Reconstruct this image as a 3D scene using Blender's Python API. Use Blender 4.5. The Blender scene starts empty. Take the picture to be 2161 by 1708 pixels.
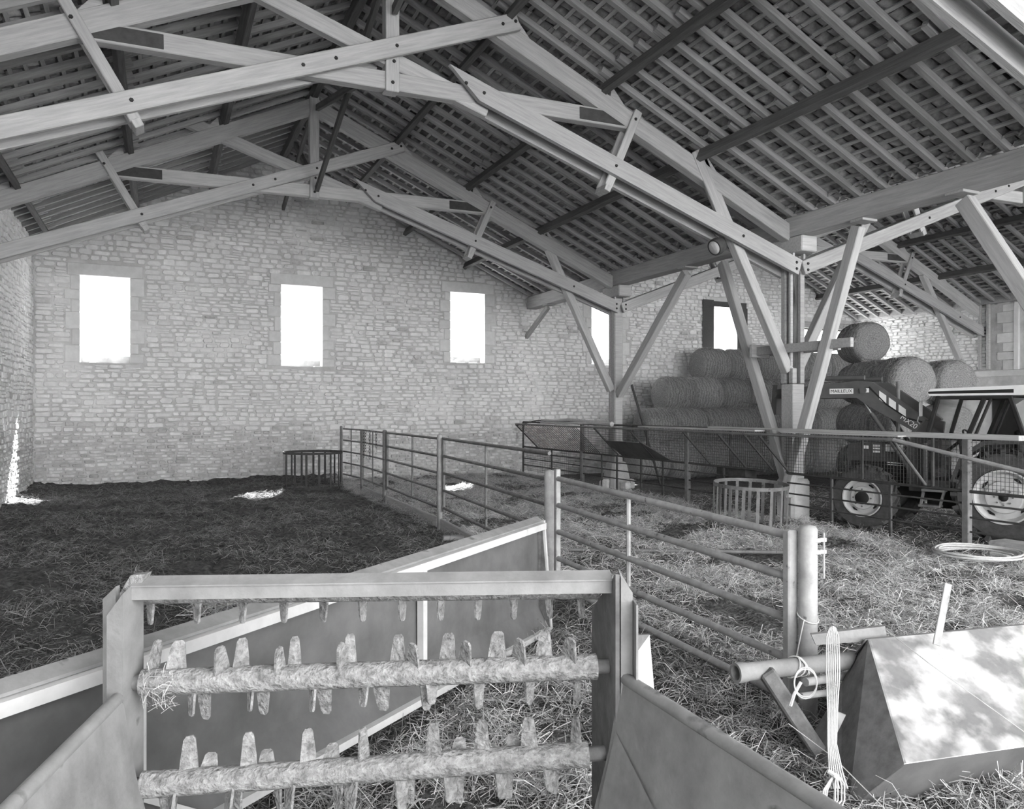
import bpy, math, random
import numpy as np
from mathutils import Vector, Matrix, noise
random.seed(7); RNG = np.random.default_rng(7)
scene = bpy.context.scene
COL = scene.collection

# ------------------------------------------------------------------ camera, sky, sun, exposure
EYE = 2.2                      # eye height above the barn floor, metres
YAW = math.radians(24.7)       # camera turned right of the barn's long axis (+Y)
FPX, U0, V0 = 1617.0, 1080.5, 865.0
cam = bpy.data.cameras.new('camera'); camo = bpy.data.objects.new('camera', cam); COL.objects.link(camo)
cam.sensor_width = 36; cam.lens = 36 * FPX / 2161; cam.shift_y = (V0 - 854) / 2161
cam.clip_start = 0.05; cam.clip_end = 500
camo.location = (0, 0, EYE); camo.rotation_euler = (math.pi / 2, 0, -YAW)
scene.camera = camo

world = bpy.data.worlds.new('world'); scene.world = world; world.use_nodes = True
bg = world.node_tree.nodes['Background']
bg.inputs[0].default_value = (0.97, 0.97, 0.97, 1); bg.inputs[1].default_value = 3.0
sun = bpy.data.lights.new('sun', 'SUN'); sun.energy = 14; sun.angle = math.radians(0.6)
suno = bpy.data.objects.new('sun', sun); COL.objects.link(suno)
suno.location = (12, 50, 40)
suno.rotation_euler = Vector((-0.44, -1.0, -1.21)).to_track_quat('-Z', 'Y').to_euler()
vs = scene.view_settings
vs.view_transform = 'Standard'; vs.look = 'None'; vs.gamma = 1; vs.use_curve_mapping = False
vs.exposure = 1.8

def px_depth(p):
    return p[0] * math.sin(YAW) + p[1] * math.cos(YAW)
def px(p):
    zc = px_depth(p); xc = p[0] * math.cos(YAW) - p[1] * math.sin(YAW)
    return U0 + FPX * xc / max(zc, .01), V0 - FPX * (p[2] - EYE) / max(zc, .01), zc
def in_frame(p, m=60):
    u, v, z = px(p)
    return z > .3 and -m < u < 2161 + m and -m < v < 1708 + m

# ------------------------------------------------------------------ helpers
WM = {}                        # world matrix of every object we place
def put(o, M, parent=None):
    COL.objects.link(o)
    if parent is not None:
        o.parent = parent; o.matrix_parent_inverse = WM[parent.name].inverted()
    o.matrix_basis = M; WM[o.name] = M.copy()
    return o
def tag(o, label=None, cat=None, group=None, kind=None):
    if label: o['label'] = label
    if cat: o['category'] = cat
    if group: o['group'] = group
    if kind: o['kind'] = kind
    return o
def thing(name, loc, label=None, cat=None, group=None, kind=None, rz=0.0):
    o = bpy.data.objects.new(name, None); o.empty_display_size = .1
    put(o, Matrix.Translation(loc) @ Matrix.Rotation(rz, 4, 'Z'))
    return tag(o, label, cat, group, kind)
def mesh_from(name, V, F, mat, smooth=False):
    me = bpy.data.meshes.new(name); me.from_pydata([tuple(v) for v in V], [], [tuple(f) for f in F])
    if mat: me.materials.append(mat)
    if smooth: me.polygons.foreach_set('use_smooth', [True] * len(me.polygons))
    me.update(); return me
class MB:
    """collects shapes given in world coordinates, then makes one object whose origin is the shapes' centre"""
    def __init__(s): s.V = []; s.F = []
    def add(s, V, F):
        n = len(s.V); s.V += [Vector(v) for v in V]; s.F += [tuple(i + n for i in f) for f in F]; return s
    def box(s, lo, hi, M=None):
        x0, y0, z0 = lo; x1, y1, z1 = hi
        V = [Vector(p) for p in ((x0,y0,z0),(x1,y0,z0),(x1,y1,z0),(x0,y1,z0),(x0,y0,z1),(x1,y0,z1),(x1,y1,z1),(x0,y1,z1))]
        if M is not None: V = [M @ v for v in V]
        return s.add(V, [(0,3,2,1),(4,5,6,7),(0,1,5,4),(1,2,6,5),(2,3,7,6),(3,0,4,7)])
    def cbox(s, lo, hi, c=.01, M=None):
        V, F = cham(lo, hi, c)
        if M is not None: V = [M @ Vector(v) for v in V]
        return s.add(V, F)
    def prism(s, poly, d, M=None):
        """poly: list of 3D points (planar), d: extrusion vector"""
        d = Vector(d); n = len(poly); V = [Vector(p) for p in poly]; V += [v + d for v in V]
        if M is not None: V = [M @ v for v in V]
        return s.add(V, [tuple(range(n))[::-1], tuple(range(n, 2*n))] + [(i, (i+1) % n, (i+1) % n + n, i + n) for i in range(n)])
    def tube(s, pts, r, n=8, cap=True, closed=False):
        pts = [Vector(p) for p in pts]; m = len(pts); rr = r if isinstance(r, (list, tuple)) else [r] * m
        base = len(s.V); up = None
        for i, p in enumerate(pts):
            a = pts[(i-1) % m] if (i > 0 or closed) else p; b = pts[(i+1) % m] if (i < m-1 or closed) else p
            t = (b - a).normalized()
            if up is None:
                up = Vector((0,0,1)) if abs(t.z) < .9 else Vector((1,0,0))
            x = up.cross(t)
            if x.length < 1e-5: x = Vector((1,0,0)).cross(t)
            x.normalize(); y = t.cross(x); up = y
            for k in range(n):
                an = 2 * math.pi * (k + .5) / n; s.V.append(p + (x * math.cos(an) + y * math.sin(an)) * rr[i])
        for i in range(m if closed else m - 1):
            j = (i + 1) % m
            for k in range(n):
                k2 = (k + 1) % n; s.F.append((base+i*n+k, base+i*n+k2, base+j*n+k2, base+j*n+k))
        if cap and not closed:
            s.F.append(tuple(base + k for k in range(n))[::-1]); s.F.append(tuple(base + (m-1)*n + k for k in range(n)))
        return s
    def lathe(s, prof, axis_o, axis_d, n=24, closed=False):
        """prof: (radius, distance along axis) pairs"""
        d = Vector(axis_d).normalized(); o = Vector(axis_o)
        x = Vector((0,0,1)).cross(d)
        if x.length < 1e-4: x = Vector((1,0,0))
        x.normalize(); y = d.cross(x); base = len(s.V); m = len(prof)
        for r, h in prof:
            for k in range(n):
                an = 2 * math.pi * k / n; s.V.append(o + d * h + (x * math.cos(an) + y * math.sin(an)) * r)
        for i in range(m if closed else m - 1):
            j = (i + 1) % m
            for k in range(n):
                k2 = (k + 1) % n; s.F.append((base+i*n+k, base+i*n+k2, base+j*n+k2, base+j*n+k))
        if not closed:
            s.F.append(tuple(base + k for k in range(n))[::-1]); s.F.append(tuple(base + (m-1)*n + k for k in range(n)))
        return s
    def build(s, name, mat, parent=None, smooth=False, sharp=None):
        lo = Vector((min(v.x for v in s.V), min(v.y for v in s.V), min(v.z for v in s.V)))
        hi = Vector((max(v.x for v in s.V), max(v.y for v in s.V), max(v.z for v in s.V)))
        c = (lo + hi) / 2
        me = mesh_from(name, [v - c for v in s.V], s.F, mat, smooth)
        if smooth:
            me.set_sharp_from_angle(angle=math.radians(sharp or 40))
        return put(bpy.data.objects.new(name, me), Matrix.Translation(c), parent)
def cham(lo, hi, c):
    """box with chamfered edges"""
    V = []; idx = {}
    for i in (0, 1):
        for j in (0, 1):
            for k in (0, 1):
                P = [(lo, hi)[i][0], (lo, hi)[j][1], (lo, hi)[k][2]]; S = [1 if q == 0 else -1 for q in (i, j, k)]
                for a in range(3):
                    p = [P[b] + (S[b] * c if b != a else 0) for b in range(3)]
                    idx[(i, j, k, a)] = len(V); V.append(tuple(p))
    F = []
    def q(*l): F.append(tuple(idx[x] for x in l))
    for a in range(3):
        b, c2 = (a + 1) % 3, (a + 2) % 3
        for s0 in (0, 1):
            def kk(sb, sc):
                t = [0, 0, 0]; t[a] = s0; t[b] = sb; t[c2] = sc; return (*t, a)
            r = [kk(0, 0), kk(1, 0), kk(1, 1), kk(0, 1)]
            q(*(r if s0 else r[::-1]))
        for sb in (0, 1):
            for sc in (0, 1):
                def ee(sa, f):
                    t = [0, 0, 0]; t[a] = sa; t[b] = sb; t[c2] = sc; return (*t, f)
                r = [ee(0, b), ee(1, b), ee(1, c2), ee(0, c2)]
                q(*(r if sb != sc else r[::-1]))
    for i in (0, 1):
        for j in (0, 1):
            for k in (0, 1):
                r = [(i, j, k, 0), (i, j, k, 1), (i, j, k, 2)]
                q(*(r if (i + j + k) % 2 else r[::-1]))
    return V, F
_beamcache = {}
def frame_of(p0, p1, side):
    p0 = Vector(p0); p1 = Vector(p1); x = (p1 - p0).normalized(); y = Vector(side); y = (y - x * y.dot(x)).normalized(); z = x.cross(y)
    M = Matrix((x, y, z)).transposed().to_4x4(); M.translation = (p0 + p1) / 2
    return M, (p1 - p0).length
def beam(name, p0, p1, t, h, mat, parent=None, side=(0,1,0), c=.012):
    """timber from p0 to p1; t = thickness along 'side', h = depth at right angles to it; local X runs along the grain"""
    M, L = frame_of(p0, p1, side)
    key = (round(L, 2), t, h, mat.name, c)
    if key not in _beamcache:
        if c: V, F = cham((-L/2, -t/2, -h/2), (L/2, t/2, h/2), c)
        else:
            b = MB().box((-L/2, -t/2, -h/2), (L/2, t/2, h/2)); V, F = b.V, b.F
        _beamcache[key] = mesh_from(name, V, F, mat)
    return put(bpy.data.objects.new(name, _beamcache[key]), M, parent)
def copy_of(o, M, parent=None):
    c = bpy.data.objects.new(o.name.split('.')[0], o.data)
    return put(c, M, parent)

# ------------------------------------------------------------------ materials (the photograph is black and white)
def g(v): return (v, v, v, 1)
def mat(name, lo, hi, scale=(1,1,1), nscale=4.0, detail=6, rough=.8, bump=.3, bscale=None, rnd=.12, metal=0.0, spots=None, dist=.02, contrast=(.3,.7), sw=.06, island=False):
    m = bpy.data.materials.new(name); m.use_nodes = True
    nt = m.node_tree; N = nt.nodes; L = nt.links; b = N['Principled BSDF']
    tc = N.new('ShaderNodeTexCoord'); mp = N.new('ShaderNodeMapping'); mp.inputs['Scale'].default_value = scale
    oi = N.new('ShaderNodeObjectInfo'); ad = N.new('ShaderNodeVectorMath'); ad.operation = 'ADD'
    ml = N.new('ShaderNodeMath'); ml.operation = 'MULTIPLY'; ml.inputs[1].default_value = 37
    rndsock = oi.outputs['Random']
    if island:     # every loose piece of a joined mesh varies like a piece of its own
        ge = N.new('ShaderNodeNewGeometry'); sm = N.new('ShaderNodeMath'); sm.operation = 'ADD'; fr = N.new('ShaderNodeMath'); fr.operation = 'FRACT'
        L.new(oi.outputs['Random'], sm.inputs[0]); L.new(ge.outputs['Random Per Island'], sm.inputs[1]); L.new(sm.outputs[0], fr.inputs[0]); rndsock = fr.outputs[0]
    L.new(rndsock, ml.inputs[0]); L.new(tc.outputs['Object'], ad.inputs[0]); L.new(ml.outputs[0], ad.inputs[1])
    L.new(ad.outputs[0], mp.inputs['Vector'])
    nz = N.new('ShaderNodeTexNoise'); nz.inputs['Scale'].default_value = nscale; nz.inputs['Detail'].default_value = detail; nz.inputs['Roughness'].default_value = .62
    L.new(mp.outputs[0], nz.inputs['Vector'])
    cr = N.new('ShaderNodeValToRGB'); cr.color_ramp.elements[0].position = contrast[0]; cr.color_ramp.elements[1].position = contrast[1]
    cr.color_ramp.elements[0].color = g(lo); cr.color_ramp.elements[1].color = g(hi)
    L.new(nz.outputs['Fac'], cr.inputs[0])
    col = cr.outputs[0]
    if spots:      # (value, threshold, scale): darker or lighter patches
        n2 = N.new('ShaderNodeTexNoise'); n2.inputs['Scale'].default_value = spots[2]; n2.inputs['Detail'].default_value = 8
        L.new(ad.outputs[0], n2.inputs['Vector'])
        c2 = N.new('ShaderNodeValToRGB'); c2.color_ramp.elements[0].position = spots[1]; c2.color_ramp.elements[1].position = spots[1] + sw
        L.new(n2.outputs['Fac'], c2.inputs[0])
        mx = N.new('ShaderNodeMix'); mx.data_type = 'RGBA'; L.new(c2.outputs[0], mx.inputs[0]); L.new(col, mx.inputs[6]); mx.inputs[7].default_value = g(spots[0])
        col = mx.outputs[2]
    if rnd:
        mr = N.new('ShaderNodeMapRange'); mr.inputs[3].default_value = 1 - rnd; mr.inputs[4].default_value = 1 + rnd
        L.new(rndsock, mr.inputs[0])
        hv = N.new('ShaderNodeHueSaturation'); L.new(mr.outputs[0], hv.inputs['Value']); L.new(col, hv.inputs['Color']); col = hv.outputs[0]
    L.new(col, b.inputs['Base Color'])
    b.inputs['Roughness'].default_value = rough; b.inputs['Metallic'].default_value = metal
    if 'Specular IOR Level' in b.inputs: b.inputs['Specular IOR Level'].default_value = .3
    if bump:
        nb = N.new('ShaderNodeTexNoise'); nb.inputs['Scale'].default_value = bscale or nscale * 3; nb.inputs['Detail'].default_value = 8
        L.new(mp.outputs[0], nb.inputs['Vector'])
        bp = N.new('ShaderNodeBump'); bp.inputs['Strength'].default_value = bump; bp.inputs['Distance'].default_value = dist
        L.new(nb.outputs['Fac'], bp.inputs['Height']); L.new(bp.outputs[0], b.inputs['Normal'])
    return m
M_WOOD  = mat('pale_timber', .32, .46, (.6, 9, 9), 3.0, rough=.85, bump=.25, rnd=.10)
M_WOOD2 = mat('weathered_rafter_timber', .25, .38, (.6, 9, 9), 3.0, rough=.9, bump=.25, rnd=.16)
M_DARK  = mat('dark_purlin_timber', .085, .145, (.6, 9, 9), 3.0, rough=.9, bump=.25, rnd=.12)
M_TARRED = mat('dark_painted_beam_end', .05, .075, (1,1,1), 9, rough=.9, bump=.15, rnd=0)
M_BATTEN = mat('batten_timber', .30, .48, (.6, 9, 9), 3.0, rough=.9, bump=.2, rnd=.25)
M_TILE  = mat('clay_tile', .20, .44, (1,1,1), 9, rough=.9, bump=.2, rnd=.28, island=True)
M_STONE = mat('limestone', .64, .80, (1,1,1), 7, rough=.95, bump=.6, bscale=22, rnd=.09, dist=.014, island=True)
M_STONE_LOW = mat('stained_limestone', .44, .72, (1,1,1), 7, rough=.95, bump=.6, bscale=22, rnd=.26, dist=.014, island=True)
M_MORTAR = mat('lime_mortar', .42, .60, (1,1,1), 3, rough=.95, bump=.6, bscale=30, rnd=0, dist=.015, spots=(.66, .56, .9), sw=.1)
M_BLOCK = mat('dressed_stone', .58, .70, (1,1,1), 5, rough=.95, bump=.3, bscale=30, rnd=.08, dist=.008)
M_BOLT  = mat('bolt_iron', .02, .04, rnd=0, rough=.6, bump=0)
M_CONC  = mat('concrete', .34, .48, (1,1,1), 5, rough=.95, bump=.4, bscale=25, rnd=.05, spots=(.24, .62, 3))
M_ANNEX_DARK = mat('shade_dark_plaster', .05, .09, rnd=0)  # near-black colour stands in for the darkness of the unlit annex
M_OUT   = mat('outside_ground', .45, .6, (1,1,1), 1.5, rough=1, bump=.2, rnd=0)

# ------------------------------------------------------------------ roof geometry (nave 1 = here, nave 2 = beyond the valley)
XK, XV, XL, XR, XK2 = 3.17, 11.22, -2.95, 26.2, 18.3
YB = 22.9                                     # inner face of the back gable wall
TRUSS = [4.75, 11.10, 17.45]
def G(x):                                     # underside of the tiles
    if x <= XK: return 9.68 - .487 * (XK - x)
    if x <= XV: return 9.68 - .45 * (x - XK)
    if x <= XK2: return 6.06 + .50 * (x - XV)
    return 9.60 - .45 * (x - XK2)

# ------------------------------------------------------------------ masonry walls
def stone_shape(u0, u1, z0, z1, proud):
    """irregular rounded stone in wall coordinates (u, z, out)"""
    w, h = u1 - u0, z1 - z0; c = min(w, h) * random.uniform(.16, .34); j = min(w, h) * .10
    P = [(u0+c, z0), (u1-c, z0), (u1, z0+c), (u1, z1-c), (u1-c, z1), (u0+c, z1), (u0, z1-c), (u0, z0+c)]
    P = [(a + random.uniform(-j, j), b + random.uniform(-j, j)) for a, b in P]
    cu, cz = (u0+u1)/2, (z0+z1)/2; k = 1 - min(.30, .018 / min(w, h) + .05)
    tu, tz = random.uniform(-.04, .04), random.uniform(-.08, .08)
    V = [(a, b, -.01) for a, b in P] + [(cu + (a-cu)*k, cz + (b-cz)*k, proud + tu*(a-cu) + tz*(b-cz)) for a, b in P]
    F = [tuple(range(8, 16))] + [(i, (i+1) % 8, (i+1) % 8 + 8, i + 8) for i in range(8)]
    return V, F
def masonry(wall, toworld, u0, u1, top, holes, zlow=1.55, zmin=-.05, nsingle=300):
    """courses of rubble over a wall face; the stones that show largest are parts, the rest is one part"""
    stones = []; z = zmin
    while z < 9.6:
        low = z < zlow; pl = min(1, max(0, (zlow + .35 - z) / .7))
        h = random.uniform(.075, .115) if low else random.uniform(.085, .155)
        cuts = sorted([(a, b) for a, b, c, d in holes if c < z + h - .02 and d > z + .02])
        segs = []; s = u0
        for a, b in cuts:
            if a > s: segs.append((s, a))
            s = max(s, b)
        if s < u1: segs.append((s, u1))
        for a, b in segs:
            u = a + random.uniform(0, .05)
            while u < b - .06:
                w = min(random.uniform(.16, .46) if not low else random.uniform(.16, .38), b - u)
                if b - u - w < .1: w = b - u
                g0 = random.uniform(.006, .015)
                dz = .018 * math.sin(u * 1.7 + z * 3) + .012 * math.sin(u * 4.3)
                zz0, zz1 = z + dz, z + dz + h
                split = (not low) and random.random() < .10 and w > .2
                parts = [(u, u + w, zz0, zz1)] if not split else [(u, u + w, zz0, zz0 + h*.5), (u, u + w, zz0 + h*.5, zz1)]
                if (not low) and random.random() < .06: parts = [(u, u + w, zz0, zz1 + h * .25)]
                for (p, q, r, t_) in parts:
                    if t_ < min(top(p), top(q)) - .01:
                        stones.append((p + g0, q - g0, r + g0*.8, t_ - g0*.8, random.random() < pl + .5*noise.noise(Vector((p*.7, r*.9, 2))) * (1 if zlow > 0 else 0)))
                u += w
        z += h
    def key(s):
        c = toworld((s[0]+s[1])/2, (s[2]+s[3])/2, 0)
        return (s[1]-s[0]) * (s[3]-s[2]) / px_depth(c)**2 if in_frame(c, 0) else 0
    stones.sort(key=key, reverse=True)
    acc = {0: MB(), 1: MB()}
    for i, s in enumerate(stones):
        c = toworld((s[0]+s[1])/2, (s[2]+s[3])/2, 0)
        if px_depth(c) < .5: continue
        if not in_frame(c, 250) : continue
        V, F = stone_shape(*s[:4], random.uniform(.006, .042))
        V = [toworld(*v) for v in V]
        lowm = M_STONE_LOW if s[4] else M_STONE
        if i < nsingle:
            MB().add(V, F).build('stone', lowm, wall)
        else:
            acc[1 if s[4] else 0].add(V, F)
    for k, nm in ((0, 'rubble_stones'), (1, 'low_course_stones')):
        if acc[k].V: tag(acc[k].build(nm, (M_STONE, M_STONE_LOW)[k], wall), kind='stuff')
def slab(mb, P, u0, u1, zb, ztop, holes, d0, d1):
    """wall body with rectangular holes; P(u,z,d) -> world; ztop(u) piecewise linear"""
    us = sorted({u0, u1, XK, XV, XK2} | {h for q in holes for h in q[:2]}); us = [u for u in us if u0 <= u <= u1]
    for a, b in zip(us[:-1], us[1:]):
        hs = sorted([h for h in holes if h[0] < b - 1e-6 and h[1] > a + 1e-6], key=lambda h: h[2])
        z = zb; spans = []
        for h in hs: spans.append((z, z, h[2], h[2])); z = h[3]
        spans.append((z, z, ztop(a + 1e-6), ztop(b - 1e-6)))
        for za, zb_, zc, zd in spans:
            mb.prism([P(a, za, d0), P(b, zb_, d0), P(b, zd, d0), P(a, zc, d0)], P(0, 0, d1) - P(0, 0, d0))

WIN = [(-1.90, -.71, 3.44, 5.74), (3.18, 4.38, 3.46, 5.84), (8.37, 9.57, 3.70, 5.96), (13.55, 14.75, 3.78, 5.86), (18.75, 19.95, 3.90, 6.10)]
DOORB = (22.5, 25.9, 0.0, 5.46)
wall_back = thing('wall_back', (11, YB, 0), kind='structure')
PB = lambda u, z, d=0: Vector((u, YB - d, z))          # d = out of the wall, into the barn
mb = MB(); slab(mb, PB, XL - .6, XR + .6, -.3, lambda u: G(u) + .02, WIN + [DOORB], 0, -.65)
mb.build('wall_body', M_MORTAR, wall_back)
# dressed surrounds: lintel, jamb stones, sill
hole_b = []
for i, (a, b, c, d) in enumerate(WIN):
    w = thing('window_%d' % (i + 1), ((a+b)/2, YB, c), kind='structure')
    MB().cbox((a - .28, YB - .03, d - .02), (b + .30, YB + .62, d + .30), .012).build('lintel', M_BLOCK, w)
    hole_b.append((a - .28, b + .30, d - .02, d + .30))
    for sgn, x in ((-1, a), (1, b)):
        z = c; k = random.randint(0, 1)
        while z < d - .05:
            h = random.uniform(.24, .46); h = min(h, d - .02 - z)
            if d - .02 - z - h < .12: h = d - .02 - z
            ww = (.34 if k % 2 else .20) + random.uniform(-.03, .03); k += 1
            x0, x1 = (x - ww, x + .012) if sgn < 0 else (x - .012, x + ww)
            MB().cbox((x0, YB - random.uniform(.012, .028), z + .006), (x1, YB + .64, z + h - .006), .012).build('jamb_stone', M_BLOCK, w)
            hole_b.append((x0, x1, z, z + h)); z += h
    # broken inner ledge and the raised outer sill
    x = a + .02
    while x < b - .05:
        ww = min(random.uniform(.14, .3), b - .02 - x); hh = random.uniform(.03, .09)
        MB().cbox((x, YB + .02, c - .14), (x + ww - .008, YB + .42, c + hh - .06), .015).build('sill_rubble', M_STONE, w); x += ww
    MB().cbox((a + .005, YB + .40, c - .1), (b - .005, YB + .66, c + .21), .012).build('outer_sill', M_CONC, w)
    hole_b.append((a, b, c, d))
hole_b.append((DOORB[0] - .05, DOORB[1] + .3, 0, DOORB[3] + .3))
masonry(wall_back, PB, XL, XR, lambda u: G(u) - .03, hole_b)

wall_left = thing('wall_left', (XL, 10, 0), kind='structure')
PL = lambda u, z, d=0: Vector((XL + d, u, z))
mb = MB(); slab(mb, PL, -6.5, YB, -.3, lambda u: G(XL) + .02, [], 0, -.65); mb.build('wall_body', M_MORTAR, wall_left)
masonry(wall_left, PL, 14.0, YB, lambda u: G(XL) - .05, [], zlow=1.5, nsingle=120)

wall_right = thing('wall_right', (XR, 10, 0), kind='structure')
PR = lambda u, z, d=0: Vector((XR - d, u, z))
RHOLE = [(12.6, 16.35, 3.5, 6.0), (12.4, 17.6, -.3, 2.75)]
mb = MB(); slab(mb, PR, -6.5, YB, -.3, lambda u: 6.1, RHOLE, 0, -.65); mb.build('wall_body', M_MORTAR, wall_right)
masonry(wall_right, PR, 16.0, YB, lambda u: 5.85, [(15.0, 17.3, 3.4, 6.0), (12, 19, -.3, 3.55)], zlow=-1, nsingle=140)

ann = thing('wall_annex', (29, 14, 0), kind='structure')          # the dark room beyond the right-hand openings
for lo, hi in (((XR + .66, 10.5, -.3), (31.5, 10.8, 6.3)), ((XR + .66, 19.2, -.3), (31.5, 19.5, 6.3)), ((31.5, 10.5, -.3), (31.8, 19.5, 6.3)), ((XR + .66, 10.5, 6.3), (31.8, 19.5, 6.5))):
    MB().box(lo, hi).build('annex_wall', M_ANNEX_DARK, ann)
floor_out = MB().box((-70, -60, -.6), (110, 120, -.25)).build('floor_outside', M_OUT); tag(floor_out, kind='structure')

# ------------------------------------------------------------------ roof slopes
def purlins(ceil, xs, y0, y1, drop, slope_sign):
    for x in xs:
        zt = G(x) - drop; n = Vector((slope_sign * .41, 0, .91))
        ys = [y0] + [t + .15 for t in TRUSS if y0 < t < y1] + [y1]
        for a, b in zip(ys[:-1], ys[1:]):
            c = Vector((x, 0, zt)) - n * .105
            beam('purlin', (c.x, a + .01, c.z), (c.x, b - .01, c.z), .11, .21, M_DARK, ceil, side=(n.z, 0, -n.x), c=.008)
def tile_mesh(name, r, L, up, solid):
    n = 4; V = []; F = []
    for e, (x, rr) in enumerate(((0, r * 1.06), (L, r * .90))):
        for k in range(n + 1):
            a = math.pi * (.08 + .84 * k / n); s = 1 if up else -1
            V.append((x, -rr * math.cos(a), s * rr * .85 * math.sin(a)))
    m = n + 1
    for k in range(n): F.append((k, k+1, m+k+1, m+k))
    if solid:
        o = len(V)
        for x, y, z in V[:2*m]: V.append((x, y * 1.12, z * 1.16))
        for k in range(n): F.append((o+k+1, o+k, o+m+k, o+m+k+1))
        for k in range(n): F.append((k+1, k, o+k, o+k+1)); F.append((m+k, m+k+1, o+m+k+1, o+m+k))
    return V, F
UT = tile_mesh('roof_tile', .100, .34, False, True); CT = tile_mesh('cover_tile', .15, .52, True, False)
UTM = mesh_from('roof_tile', *UT, M_TILE, True)
def roof(ceil, x_hi, x_lo, y0, y1, fine=True):
    """one slope, from the ridge x_hi down to the eaves x_lo"""
    sg = 1 if x_lo > x_hi else -1
    top = Vector((x_hi, 0, G(x_hi + sg * 1e-6))); bot = Vector((x_lo, 0, G(x_lo - sg * 1e-6)))
    d = (bot - top); Ls = d.length; d.normalize(); n = Vector((-d.z * sg, 0, d.x * sg)) ; n = n if n.z > 0 else -n
    offs = [0, 1.95, 3.78, 5.75, abs(x_lo - x_hi) + .05]
    if abs(x_lo - x_hi) < 6.3: offs = [0, 1.95, 3.78, 5.75, abs(x_lo - x_hi) + .3]
    xs = [x_hi + sg * o for o in offs]
    purlins(ceil, xs[1:-1], y0, y1, .20, sg)
    cosd = abs(d.x)
    if fine:                                    # common rafters, in short lengths from purlin to purlin
        for k in range(len(xs) - 1):
            s0 = abs(xs[k] - x_hi) / cosd; s1 = abs(xs[k+1] - x_hi) / cosd
            y = y0 + .2 + (k % 2) * .16
            while y < y1:
                yy = y + random.uniform(-.03, .03); off = n * -.145
                e0 = -.0 if k == 0 else -.16; e1 = .14
                beam('rafter', top + d * (s0 + e0) + off + Vector((0, yy, 0)), top + d * (s1 + e1) + off + Vector((0, yy, 0)), .092, .10, M_WOOD2, ceil, c=0)
                y += .52
        s = .12; r = 0
        while s < Ls:
            ys = list(np.arange(y0, y1, 3.175)) + [y1]
            for a, b in zip(ys[:-1], ys[1:]):
                p = top + d * (s + random.uniform(-.015, .015)) + n * -.078
                beam('batten', p + Vector((0, a + .004, 0)), p + Vector((0, b - .004, 0)), .058, .028, M_BATTEN, ceil, side=d, c=0)
            s += .235
    # tiles: channel tiles, with cover tiles over the joints
    rows = int(Ls / .235) + 1; cols = int((y1 - y0) / .26) + 1
    R = Matrix((d, Vector((0, 1, 0)), d.cross(Vector((0, 1, 0))))).transposed()
    if R.col[2].z < 0: R = Matrix((d, Vector((0, -1, 0)), d.cross(Vector((0, -1, 0))))).transposed()
    Rn = np.array(R); spots = []
    for i in range(rows):
        for j in range(cols):
            spots.append(top + d * (i * .235 - .06) + Vector((0, y0 + (j + .5) * .26 + random.uniform(-.012, .012), 0)) + n * (.035 + random.uniform(-.008, .012)))
    vis = sorted(range(len(spots)), key=lambda k: px_depth(spots[k]) if in_frame(spots[k], 0) else 1e9)
    single = set(vis[:300]) if fine else set()
    tilt = Matrix.Rotation(-.05, 4, 'Y')
    for k in single:
        M = Matrix.Translation(spots[k]) @ R.to_4x4() @ tilt
        put(bpy.data.objects.new('roof_tile', UTM), M, ceil)
    def bulk(tpl, keep, dz, dy, nm):
        V0 = np.array(tpl[0]) @ np.array(tilt.to_3x3()).T @ Rn.T
        if not keep: return
        S = np.array([spots[k] for k in keep]) + np.array(n) * dz + np.array([0, dy, 0])
        V = (S[:, None, :] + V0[None]).reshape(-1, 3); nv = len(V0)
        F = np.array(tpl[1]); FF = (F[None] + (np.arange(len(keep)) * nv)[:, None, None]).reshape(-1, 4)
        c = V.mean(0); me = bpy.data.meshes.new(nm); me.from_pydata((V - c).tolist(), [], FF.tolist()); me.materials.append(M_TILE)
        me.polygons.foreach_set('use_smooth', [True] * len(me.polygons))
        tag(put(bpy.data.objects.new(nm, me), Matrix.Translation(c), ceil), kind='stuff')
    bulk(UT, [k for k in range(len(spots)) if k not in single], 0, 0, 'channel_tiles')
    bulk(CT, list(range(len(spots))), .02, .13, 'cover_tiles')
YF = -6.5  # unseen roof and side walls extended back to here to dim the foreground
c1 = thing('ceiling', (0, 10, 8), kind='structure'); roof(c1, XK, XL - .3, 2.6, YB + .65)
c2 = thing('ceiling', (7, 10, 8), kind='structure'); roof(c2, XK, XV + .02, 1.5, YB + .65)
c3 = thing('ceiling', (22, 10, 8), kind='structure'); roof(c3, XK2, XR + .2, 5.2, YB + .65)
c4 = thing('ceiling', (15, 10, 8), kind='structure'); roof(c4, XK2, XV, 3.0, YB + .65, fine=False)
def plain_roof(x0, x1, y0, y1, par):
    MB().prism([(x0, y0, G(x0) + .0), (x1, y0, G(x1) + .0), (x1, y0, G(x1) + .1), (x0, y0, G(x0) + .1)], (0, y1 - y0, 0)).build('unseen_roof_sheet', M_TILE, par)
plain_roof(XL - .3, XK, YF, 2.6, c1); plain_roof(XK, XV, YF, 1.5, c2); plain_roof(XK2, XR + .2, YF, 5.2, c3); plain_roof(XV + .01, XK2, YF, 3.0, c4)
for ya, za, yb, zb in ((TRUSS[1] + .3, 9.05, TRUSS[2] + .0, 7.15), (TRUSS[1] + .3, 7.45, TRUSS[2] + .05, 9.0), (TRUSS[0] + .3, 9.15, TRUSS[1] - .0, 8.15), (TRUSS[2] + .35, 9.0, YB - .5, 7.9), (TRUSS[2] + .35, 7.4, 20.6, 9.15)):
    beam('ridge_brace', (XK + random.uniform(-.06, .06), ya, za), (XK + random.uniform(-.06, .06), yb, zb), .08, .14, M_DARK, c2, side=(1,0,0), c=.006)
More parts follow.
